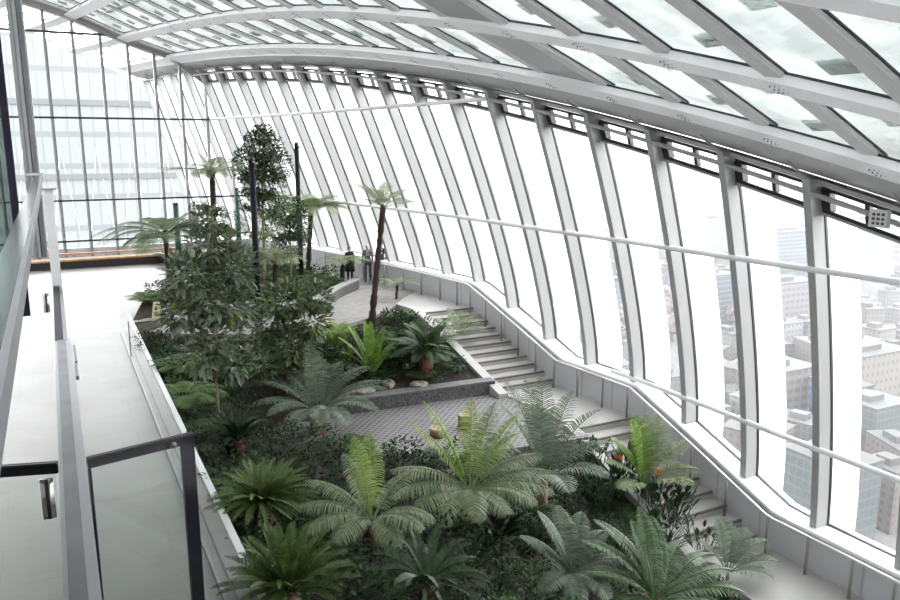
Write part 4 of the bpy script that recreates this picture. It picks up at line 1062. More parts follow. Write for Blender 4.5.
t=plant('giant_cycad',(8.440,11.300,-2.558),'grey-green cycad with curved comb-like fronds and a red heart, left of the biggest cycad','cycad')
H=0.5
trunk(t,(0,0,-.1),(0,0,H),.13,.12,BARKR,seed=10)
fronds_at(t,[(a,'c',L,e0,e1,'blue',BIG) for a,L,e0,e1 in [(135,1.1,1.25,.8),(150,1.0,.9,.3),(75,1.1,1.3,.2),(45,1.1,1.2,-.1),(20,1.0,.9,-.3),(-15,.9,.6,-.6),(-45,.9,.5,-.8),(-80,.8,.5,-.9),(200,.8,.5,-.6),(240,.8,.4,-.8)]],H)
t.scale=(1.25,)*3

t=plant('slender_palm',(13.352,11.840,-3.900),'thin young palm with sparse feathery leaves at the foot of the lower stairs','palm')
H=0.3
trunk(t,(0,0,-.1),(0,0,H),.04,.03,BARK2,seed=11)
fronds_at(t,[(a,'c',L,e0,e1,'grey',FEATH) for a,L,e0,e1 in [(100,1.0,1.4,1.1),(60,1.0,1.3,.7),(20,1.0,1.0,.1),(0,1.1,.8,-.2),(-25,1.0,.6,-.4),(150,.8,1.1,.5),(190,.7,.8,-.2),(-60,.8,.6,-.4)]],H)
t.scale=(1.25,)*3

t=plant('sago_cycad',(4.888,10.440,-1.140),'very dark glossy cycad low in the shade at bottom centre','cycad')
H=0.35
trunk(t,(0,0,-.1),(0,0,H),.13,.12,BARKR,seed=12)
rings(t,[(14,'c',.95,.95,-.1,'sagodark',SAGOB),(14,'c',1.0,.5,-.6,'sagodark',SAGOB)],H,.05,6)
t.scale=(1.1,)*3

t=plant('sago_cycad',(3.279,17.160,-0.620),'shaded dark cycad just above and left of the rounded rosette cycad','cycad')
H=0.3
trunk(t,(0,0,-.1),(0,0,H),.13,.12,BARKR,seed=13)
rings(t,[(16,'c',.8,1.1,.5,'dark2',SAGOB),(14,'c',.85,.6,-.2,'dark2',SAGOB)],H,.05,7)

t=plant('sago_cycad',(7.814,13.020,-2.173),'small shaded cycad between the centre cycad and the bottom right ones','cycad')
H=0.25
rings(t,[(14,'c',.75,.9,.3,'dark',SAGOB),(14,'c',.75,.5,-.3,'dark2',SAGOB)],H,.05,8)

t=plant('shuttlecock_fern',(8.722,22.740,-1.308),'bright light green upright broad-leaved fern below the leaning tree fern trunk','fern')
H=0.25
fronds_at(t,[(a,'broad',L,e0,e1,'bright',BROAD) for a,L,e0,e1 in [(100,1.5,1.5,1.2),(70,1.5,1.35,1.0),(40,1.4,1.2,.75),(130,1.5,1.3,.85),(160,1.4,1.15,.6),(190,1.2,1.0,.4),(10,1.2,1.05,.5),(240,1.0,1.1,.5),(300,1.0,1.1,.5),(270,1.1,1.3,.8),(85,1.3,1.5,1.3)]],H)
t.scale=(1.15,)*3

t=plant('sago_cycad',(10.702,22.820,-1.282),'dark green cycad on a stout red-brown trunk in the bed above the paved path','cycad')
H=0.7
trunk(t,(0,0,-.1),(0,0,H),.20,.19,BARKR,seed=14)
rings(t,[(10,'c',1.15,1.25,.5,'mid3',BLUE),(12,'c',1.2,.8,-.2,'mid3',BLUE),(10,'c',1.05,.4,-.7,'mid3',BLUE)],H,.06,9)
t.scale=(1.1,)*3

t=plant('feather_palm',(12.697,24.320,-0.881),'light feathery palm reaching over the top treads of the upper stairs','palm')
H=0.4
fronds_at(t,[(a,'c',L,e0,e1,'fern',FEATH) for a,L,e0,e1 in [(20,1.3,.9,-.1),(0,1.2,.7,-.3),(50,1.1,1.1,.3),(-25,1.1,.6,-.5),(100,1.1,1.3,.6),(150,1.1,1.0,.1),(190,1.1,.7,-.3),(230,.9,.6,-.5)]],H)

t=plant('young_fern',(8.023,24.340,-0.783),'pale green soft fern rising behind the blue-green cycad','fern')
H=0.3
fronds_at(t,[(a,'tree',1.2,1.3,.2,'yellow',TREES) for a in range(0,360,40)],H)

t=plant('spreading_fern',(3.122,22.940,-0.510),'mid green spreading fern under the leftmost tree fern','fern')
H=0.35
fronds_at(t,[(a,'tree',1.15,.7,-.4,'mid',TREES) for a in range(0,360,36)],H)

t=plant('spreading_fern',(2.577,20.580,-0.533),'light green ferny plant near the terrace edge, left of the thin shrub stem','fern')
H=0.3
fronds_at(t,[(a,'tree',1.2,.6,-.6,'fern3',TREES) for a in range(10,360,36)],H)

t=plant('broadleaf_shrub',(3.197,19.060,-0.583),'tall thin-stemmed shrub, big leaves painted glossy grey-green, right of the leftmost tree fern','shrub')
shrub(t,[(0.09, -0.06, 4.53, 0.58, 0.44), (-0.45, -0.26, 3.92, 0.63, 0.48), (0.54, -0.13, 4.02, 0.53, 0.53), (-0.02, -0.07, 3.32, 0.82, 0.63), (-0.7, -0.03, 2.97, 0.48, 0.43), (0.63, 0.18, 3.01, 0.44, 0.53), (0.04, -0.27, 2.32, 0.58, 0.53), (0.03, -0.13, 5.04, 0.34, 0.34), (-0.34, -0.27, 1.93, 0.48, 0.39), (0.41, -0.13, 1.64, 0.39, 0.44)],0.3,0.135,'mag',330,1,0.035,21,BARK2,0.2)

t=plant('broadleaf_shrub',(5.702,21.980,-0.927),'wide large-leaved shrub in front of the curved path, right of the first lamp post','shrub')
shrub(t,[(0.07, 0.05, 2.79, 0.68, 0.51), (-0.34, 0.29, 2.17, 0.57, 0.57), (0.74, -0.19, 2.18, 0.57, 0.57), (0.16, 0.03, 1.42, 0.8, 0.57), (1.06, 0.12, 2.76, 0.4, 0.4), (-0.69, -0.11, 1.07, 0.51, 0.45), (0.59, -0.19, 0.65, 0.57, 0.4)],0.3,0.14,'mag2',330,1,0.03,22,BARK2,0.2)

t=plant('ficus_tree',(7.704,32.560,0.232),'dense small-leaved ficus tree with a pale trunk standing before the far windows','tree')
shrub(t,[(0.15, -0.11, 5.95, 0.84, 0.75), (-0.37, -0.07, 5.26, 0.83, 0.75), (0.66, 0.16, 5.25, 0.76, 0.76), (0.09, -0.11, 4.56, 1.0, 0.75), (-0.36, 0.17, 3.83, 0.58, 0.5), (0.46, 0.29, 3.59, 0.67, 0.5), (0.18, -0.11, 6.47, 0.5, 0.42)],0.16,0.075,'fig',900,1,0.07,23,BARK2,0.2)

t=plant('ficus_tree',(9.001,33.160,0.251),'dark small-leaved tree directly left of the second lamp post','tree')
shrub(t,[(0.09, 0.03, 3.2, 0.77, 0.69), (-0.25, 0.13, 2.61, 0.77, 0.77), (0.51, 0.06, 2.62, 0.52, 0.78), (0.03, 0.03, 1.81, 0.69, 0.52)],0.16,0.075,'fig',700,1,0.05,24,BARK2,0.2)

t=plant('leafy_tree',(7.535,32.220,0.220),'pale green loose-leaved tree behind the first lamp post','tree')
shrub(t,[(0.09, -0.11, 2.82, 0.91, 0.58), (-0.23, -0.27, 2.13, 0.74, 0.58), (0.88, -0.11, 3.62, 0.58, 0.42)],0.17,0.08,'fern2',320,1,0.05,25,BARK2,0.2)

t=plant('leafy_tree',(6.861,41.800,0.267),'slim dark leafy tree behind the tallest tree fern trunk','tree')
shrub(t,[(1.15, -0.01, 2.05, 0.85, 0.74), (-0.15, -0.27, 2.47, 0.74, 0.74), (0.48, 0.01, 1.24, 1.17, 0.64)],0.16,0.08,'fig',420,1,0.04,26,BARK2,0.2)

t=plant('paddle_leaf_plant',(13.657,14.060,-3.296),'dark paddle-leaved plant with an orange flower leaning over the lower steps','plant')
paddle(t,34,1.05,1,31)

t=plant('paddle_leaf_plant',(12.471,15.060,-2.898),'dark upright paddle-leaved plants with orange flowers left of the bright upright palm','plant')
paddle(t,34,1.1,2,32)

t=plant('paddle_leaf_plant',(12.533,16.120,-2.474),'dark narrow-leaved clump beside the landing stringer','plant')
paddle(t,26,0.95,0,33)

t=plant('paddle_leaf_plant',(13.741,13.120,-3.638),'dark paddle-leaved clump between the biggest cycad and the slender palm','plant')
paddle(t,24,0.75,0,34)

t=plant('paddle_leaf_plant',(13.346,15.520,-2.764),'dark upright paddle-leaved clump directly beside the bright upright palm trunk','plant')
paddle(t,40,1.0,0,35)

t=plant('paddle_leaf_plant',(13.258,14.460,-3.150),'dense dark paddle-leaved clump below the bright upright palm','plant')
paddle(t,40,1.0,1,36)

t=plant('paddle_leaf_plant',(11.751,14.720,-2.930),'dark leafy clump between the grey-green cycad and the landing','plant')
paddle(t,36,0.9,0,37)

t=plant('paddle_leaf_plant',(13.184,13.680,-3.433),'dark paddle-leaved clump right behind the biggest cycad fronds','plant')
paddle(t,36,0.9,0,38)

rock('tan boulder behind the kerb wall, left of two flatter stones',(9.19,22.52,-1.38),0.24,50)
rock('flat tan boulder in the bed just above the kerb wall',(10.12,22.14,-1.45),0.2,51)
rock('upright pale boulder left of the red-brown cycad trunk',(10.26,23.32,-1.12),0.2,52)
rock('large pale boulder right of the red-brown cycad trunk',(11.85,24.08,-0.94),0.26,53)
rock('small pale boulder beneath the bright upright fern',(8.36,23.62,-1.02),0.2,54)
rock('pale boulder at the left end of the kerb wall',(8.31,22.22,-1.44),0.2,55)
rock('cream boulder behind the red-brown cycad trunk',(10.35,24.22,-0.86),0.18,56)
rock('pale rounded boulder behind the centre cycad',(9.07,16.42,-1.85),0.28,57)
rock('low pale boulder between the fronds of the centre cycad',(8.03,15.96,-1.69),0.24,58)
rock('dark rounded stone right of the feathery grey palm base',(9.83,15.20,-2.36),0.2,59)
SPOT=(11.24,15.90,-2.45)
GC=[(4.55,9.92,-1.04),(5.07,9.99,-1.20),(5.69,9.92,-1.42),(2.49,10.53,-0.68),(3.06,10.63,-0.72),(3.92,10.52,-0.88),(4.31,10.39,-0.97),(5.21,10.40,-1.25),(5.83,10.55,-1.47),(6.37,10.62,-1.68),(6.95,10.42,-1.92),(7.74,10.39,-2.26),(8.52,10.45,-2.59),(11.16,10.67,-3.56),(2.30,11.19,-0.66),(3.18,11.10,-0.73),(3.72,11.15,-0.82),(4.51,11.20,-1.02),(5.15,11.27,-1.22),(5.75,11.28,-1.43),(6.57,11.07,-1.76),(7.25,11.26,-2.04),(7.68,11.18,-2.23),(8.49,11.32,-2.58),(9.08,11.22,-2.83),(9.90,11.29,-3.15),(10.59,11.19,-3.39),(11.17,11.11,-3.57),(11.86,11.29,-3.73),(12.50,11.26,-3.84),(2.36,11.98,-0.65),(3.27,12.01,-0.73),(3.80,11.95,-0.83),(4.41,11.99,-0.98),(5.24,11.82,-1.24),(5.68,11.85,-1.40),(6.49,11.94,-1.72),(7.14,11.72,-2.00),(7.91,11.73,-2.33),(8.58,11.77,-2.62),(9.11,11.95,-2.84),(9.73,11.76,-3.09),(10.51,11.93,-3.37),(11.28,11.92,-3.60),(11.98,11.86,-3.76),(12.65,11.74,-3.86),(2.37,12.54,-0.64),(3.06,12.60,-0.70),(3.84,12.54,-0.83),(4.58,12.55,-1.02),(5.09,12.50,-1.18),(5.93,12.65,-1.47),(6.41,12.64,-1.66),(7.32,12.54,-2.05),(7.87,12.44,-2.30),(8.54,12.54,-2.57),(9.23,12.39,-2.89),(10.02,12.54,-3.16),(10.52,12.62,-3.31),(11.25,12.53,-3.55),(11.96,12.40,-3.76),(12.59,12.51,-3.82),(2.59,13.34,-0.64),(3.06,13.20,-0.68),(3.70,13.19,-0.78),(4.58,13.33,-0.98),(5.16,13.15,-1.16),(5.75,13.25,-1.34),(6.65,13.10,-1.69),(7.29,13.07,-1.95),(7.79,13.13,-2.14),(8.62,13.16,-2.47),(9.20,13.25,-2.67),(9.80,13.28,-2.88),(10.49,13.21,-3.12),(11.21,13.12,-3.35),(11.97,13.19,-3.49),(12.60,13.18,-3.58),(2.46,13.79,-0.63),(3.04,13.93,-0.67),(3.86,13.90,-0.79),(4.61,13.92,-0.95),(5.29,13.81,-1.15),(5.94,13.98,-1.33),(6.67,13.83,-1.60),(7.18,14.02,-1.76),(7.83,14.04,-1.99),(8.72,13.78,-2.37),(9.21,13.96,-2.50),(9.89,13.77,-2.78),(10.75,13.87,-3.00),(11.42,13.78,-3.18),(11.99,13.94,-3.23),(12.56,13.80,-3.35),(2.50,14.70,-0.62),(3.28,14.46,-0.68),(3.83,14.65,-0.76),(4.51,14.63,-0.89),(5.11,14.44,-1.05),(5.77,14.43,-1.24),(6.59,14.58,-1.48),(7.28,14.47,-1.72),(7.85,14.48,-1.92),(8.74,14.72,-2.16),(9.45,14.45,-2.45),(9.88,14.71,-2.51),(10.69,14.65,-2.74),(11.33,14.56,-2.91),(12.08,14.55,-3.04),(12.79,14.43,-3.15),(2.51,15.36,-0.61),(3.05,15.25,-0.64),(3.90,15.23,-0.75),(4.43,15.16,-0.85),(5.22,15.11,-1.03),(6.03,15.35,-1.22),(6.66,15.37,-1.40),(7.33,15.23,-1.62),(8.01,15.26,-1.82),(8.82,15.35,-2.04),(9.29,15.38,-2.17),(10.13,15.34,-2.40),(10.84,15.23,-2.59),(11.56,15.37,-2.68),(12.19,15.34,-2.77),(2.53,15.92,-0.60),(3.21,15.82,-0.64),(3.79,15.94,-0.71),(4.39,15.91,-0.80),(5.27,15.99,-0.97),(5.85,16.08,-1.10),(6.67,15.90,-1.33),(7.37,15.97,-1.50),(8.03,15.92,-1.69),(8.86,15.99,-1.90),(9.47,16.03,-2.05),(10.25,15.81,-2.29),(10.83,16.02,-2.34),(11.42,15.92,-2.48),(12.06,15.86,-2.58),(2.41,16.53,-0.59),(3.08,16.77,-0.61),(3.86,16.65,-0.69),(4.69,16.67,-0.81),(5.40,16.69,-0.94),(6.04,16.52,-1.10),(6.68,16.72,-1.22),(7.21,16.78,-1.33),(7.95,16.64,-1.53),(8.65,16.65,-1.71),(9.48,16.51,-1.93),(2.39,17.41,-0.57),(3.09,17.20,-0.61),(3.78,17.21,-0.66),(4.46,17.42,-0.74),(5.23,17.47,-0.85),(6.04,17.21,-1.02),(2.36,17.92,-0.57),(3.17,17.94,-0.60),(3.85,18.10,-0.70),(4.56,17.98,-0.97),(2.57,18.87,-0.56),(3.02,18.63,-0.58),(3.81,18.74,-0.70),(2.50,19.62,-0.54),(3.11,19.49,-0.57),(3.96,19.60,-0.82),(2.51,20.21,-0.54),(3.30,20.32,-0.57),(4.02,20.17,-0.87),(2.31,20.91,-0.52),(3.19,20.93,-0.56),(4.04,20.96,-0.89),(2.45,21.65,-0.51),(2.99,21.70,-0.53),(3.51,21.61,-0.57),(3.96,21.69,-0.79),(2.37,22.17,-0.51),(2.95,22.02,-0.52),(3.30,22.04,-0.54),(3.76,22.18,-0.56),(4.27,22.12,-0.61),(2.49,22.72,-0.50),(2.85,22.59,-0.51),(3.29,22.66,-0.52),(3.71,22.67,-0.54),(4.43,22.67,-0.59),(6.35,22.60,-0.79),(8.93,22.67,-1.33),(10.43,22.64,-1.34),(10.87,22.63,-1.34),(11.84,22.72,-1.32),(2.55,23.09,-0.49),(2.77,23.01,-0.50),(3.45,22.97,-0.52),(3.88,23.03,-0.54),(4.18,23.19,-0.56),(4.89,22.96,-0.62),(5.30,22.98,-0.65),(5.70,23.06,-0.68),(6.15,23.00,-0.73),(6.65,23.10,-0.77),(7.08,22.96,-1.18),(7.69,22.99,-1.22),(8.22,23.06,-1.20),(8.63,22.99,-1.22),(9.13,22.92,-1.25),(9.39,22.92,-1.25),(10.02,23.11,-1.19),(10.34,23.02,-1.22),(11.01,23.07,-1.20),(11.26,22.96,-1.23),(11.75,22.93,-1.25),(2.42,23.39,-0.49),(3.05,23.49,-0.50),(3.39,23.56,-0.51),(3.94,23.61,-0.53),(4.30,23.46,-0.55),(4.77,23.37,-0.59),(5.24,23.58,-0.61),(5.88,23.60,-0.65),(6.26,23.55,-0.69),(6.54,23.46,-0.72),(7.10,23.56,-1.00),(7.50,23.48,-1.07),(8.09,23.60,-1.03),(8.66,23.55,-1.04),(8.93,23.60,-1.03),(9.62,23.53,-1.05),(9.93,23.52,-1.05),(10.33,23.58,-1.03),(11.06,23.52,-1.06),(11.44,23.62,-1.05),(11.76,23.65,-1.05),(2.49,23.89,-0.48),(2.79,23.91,-0.48),(3.41,24.04,-0.50),(3.81,24.11,-0.51),(4.29,23.97,-0.53),(4.69,24.13,-0.54),(5.16,24.11,-0.57),(5.75,24.00,-0.61),(6.23,23.91,-0.65),(6.80,24.13,-0.67),(7.25,24.02,-0.89),(7.51,24.08,-0.87),(8.03,24.10,-0.86),(8.48,24.01,-0.89),(9.13,23.89,-0.93),(9.51,23.86,-0.94),(9.83,23.89,-0.93),(10.59,24.12,-0.89),(10.96,23.93,-0.95),(11.43,24.06,-0.94),(11.81,24.01,-0.96),(2.54,24.31,-0.48),(2.83,24.45,-0.48),(3.28,24.42,-0.48),(3.88,24.36,-0.50),(4.34,24.38,-0.52),(4.82,24.40,-0.54),(5.31,24.32,-0.56),(5.79,24.35,-0.59),(6.35,24.49,-0.60),(6.67,24.43,-0.63),(7.19,24.51,-0.73),(7.70,24.53,-0.72),(8.09,24.60,-0.70),(8.66,24.56,-0.71),(9.00,24.44,-0.75),(9.52,24.58,-0.74),(9.98,24.46,-0.79),(10.42,24.58,-0.78),(10.86,24.32,-0.85),(11.45,24.58,-0.80),(11.92,24.48,-0.83),(2.53,24.87,-0.47),(2.95,24.80,-0.47),(3.28,24.91,-0.47),(3.86,24.89,-0.48),(4.20,24.98,-0.49),(4.81,24.85,-0.51),(5.21,24.89,-0.52),(5.66,24.80,-0.54),(6.33,25.07,-0.54),(6.73,25.04,-0.56),(7.13,25.02,-0.57),(7.54,25.00,-0.59),(8.11,25.05,-0.60),(8.44,25.01,-0.62),(8.92,24.94,-0.65),(9.64,24.78,-0.71),(9.89,24.87,-0.69),(10.39,24.79,-0.72),(11.03,25.02,-0.68),(11.35,24.88,-0.72),(11.88,24.79,-0.75),(2.31,25.51,-0.46),(2.86,25.39,-0.46),(3.52,25.54,-0.46),(3.85,25.31,-0.47),(4.27,25.52,-0.47),(4.92,25.30,-0.49),(5.37,25.35,-0.49),(5.73,25.30,-0.50),(9.09,25.29,-0.58),(9.56,25.53,-0.54),(9.95,25.27,-0.60),(10.36,25.34,-0.59),(10.97,25.30,-0.61),(11.28,25.32,-0.61),(11.90,25.48,-0.57),(2.41,25.91,-0.45),(3.04,25.89,-0.45),(3.31,25.81,-0.45),(3.99,25.92,-0.45),(4.26,25.91,-0.45),(10.44,25.77,-0.49),(10.93,25.91,-0.45),(11.34,25.91,-0.45),(2.53,26.34,-0.41),(2.92,26.44,-0.40),(3.45,26.34,-0.41),(10.93,26.35,-0.35),(11.47,26.26,-0.36),(2.34,26.75,-0.36),(2.78,26.75,-0.36),(11.46,26.88,-0.28),(7.02,29.34,-0.02),(7.93,29.42,-0.00),(5.66,29.94,0.02),(6.47,30.04,0.04),(7.19,30.08,0.05),(8.14,30.07,0.05),(5.30,30.86,0.12),(5.89,30.89,0.12),(6.65,30.83,0.11),(7.57,30.98,0.13),(8.28,30.86,0.12),(9.24,30.92,0.12),(2.97,31.72,0.22),(3.94,31.59,0.20),(4.74,31.49,0.18),(5.29,31.63,0.20),(6.13,31.58,0.19),(7.12,31.52,0.17),(7.68,31.54,0.17),(8.62,31.54,0.17),(9.20,31.64,0.17),(3.26,32.51,0.25),(4.18,32.36,0.25),(4.79,32.53,0.25),(5.57,32.48,0.24),(6.48,32.47,0.24),(7.36,32.51,0.23),(7.91,32.45,0.23),(8.80,32.43,0.22),(9.56,32.35,0.21),(10.47,32.42,0.21),(3.44,33.11,0.25),(4.30,33.10,0.25),(4.96,33.08,0.25),(5.77,33.27,0.25),(6.57,33.19,0.25),(7.57,33.20,0.25),(8.19,33.32,0.25),(9.20,33.07,0.25),(9.81,33.21,0.25),(10.78,33.18,0.25),(3.92,33.96,0.25),(4.61,34.09,0.25),(5.56,34.11,0.25),(6.29,33.98,0.25),(7.13,34.04,0.25),(7.97,34.10,0.25),(8.57,33.97,0.25),(9.53,33.93,0.25),(10.19,33.86,0.25),(11.12,34.14,0.25),(4.36,34.70,0.25),(5.08,34.79,0.25),(5.87,34.78,0.25),(6.77,34.96,0.25),(7.32,34.88,0.25),(8.14,34.67,0.25),(9.00,34.88,0.25),(10.03,34.70,0.25),(10.64,34.67,0.25),(4.59,35.62,0.26),(5.35,35.56,0.26),(6.30,35.72,0.26),(6.96,35.59,0.26),(7.87,35.70,0.26),(8.79,35.59,0.26),(9.52,35.63,0.25),(10.37,35.51,0.25),(4.85,36.32,0.26),(5.89,36.36,0.26),(6.58,36.32,0.26),(7.35,36.29,0.26),(8.24,36.33,0.26),(9.08,36.37,0.26),(9.78,36.43,0.26),(5.17,37.18,0.26),(5.90,37.12,0.26),(6.98,37.20,0.26),(7.56,37.16,0.26),(8.50,37.40,0.26),(9.24,37.36,0.26),(10.15,37.23,0.26),(5.34,38.04,0.26),(5.94,38.09,0.26),(6.95,38.11,0.26),(7.67,38.21,0.26),(8.67,38.22,0.26),(9.37,38.18,0.26),(5.35,38.81,0.26),(5.98,38.81,0.26),(6.84,38.78,0.26),(7.74,38.98,0.26),(8.56,38.91,0.26),(9.30,38.82,0.26),(5.46,39.59,0.26),(6.17,39.83,0.26),(7.09,39.81,0.26),(7.81,39.83,0.26),(8.77,39.82,0.26),(5.50,40.46,0.26),(6.34,40.55,0.26),(7.11,40.50,0.26),(8.01,40.43,0.26),(8.76,40.49,0.26),(5.36,41.38,0.27),(6.29,41.51,0.27),(7.05,41.46,0.27),(7.90,41.35,0.27),(5.56,42.21,0.27),(6.17,42.22,0.27),(7.21,42.18,0.27),(8.07,42.28,0.27),(5.53,43.03,0.27),(6.21,43.01,0.27),(7.14,43.10,0.27),(5.36,43.98,0.27),(6.35,43.93,0.27),(7.25,44.12,0.27),(5.46,44.96,0.27),(6.36,44.92,0.27)]
CITY=[(714.4, 485.6, 62.0, 25, 78.2, 'G1', 'tall pale striped tower seen through the rightmost window bay', 'office_building'), (728.9, 587.1, 73.2, 25, 57.5, 'G2', 'wide dark glassy office block high in the second window bay from the right', 'office_building'), (511.4, 407.8, 46.2, 25, 45.5, 'G3', 'pinkish concrete-framed building below the glassy block', 'office_building'), (347.7, 272.8, 33.6, 25, 32.3, 'G3', 'beige stone building with rows of windows low in the second bay from the right', 'office_building'), (485.3, 458.9, 29.7, 25, 46.0, 'G2', 'dark teal office block with white floor bands in the third bay from the right', 'office_building'), (709.9, 682.4, 46.4, 25, 63.4, 'G1', 'pale gridded high-rise near the horizon in the third bay from the right', 'office_building'), (345.2, 426.9, 16.3, 25, 58.5, 'G5', 'turquoise-glazed building in the fifth bay from the right', 'office_building'), (483.2, 323.1, 23.5, 25, 20.7, 'G6', 'small white building with stepped roof in the rightmost bay', 'office_building'), (361.0, 243.1, 17.9, 25, 28.9, 'G7', 'blue-clad building with yellowish window panels in the rightmost bay', 'office_building'), (359.4, 224.7, 26.5, 25, 25.2, 'G8', 'grey glass office with flat pale roof at the right edge', 'office_building'), (436.8, 280.6, 43.5, 25, 28.8, 'G4', 'long beige building with flat roofs behind the blue-clad one', 'office_building'), (253.4, 166.9, 21.7, 25, 36.8, 'G8', 'greenish glass block at the bottom of the rightmost bay', 'office_building'), (460.4, 368.3, 23.0, 25, 26.1, 'G6', 'white stepped rooftops in the second bay from the right', 'office_building'), (1299.4, 1083.0, 172.6, 25, 51.9, 'G3', 'distant low grey block near the horizon', 'office_building')]
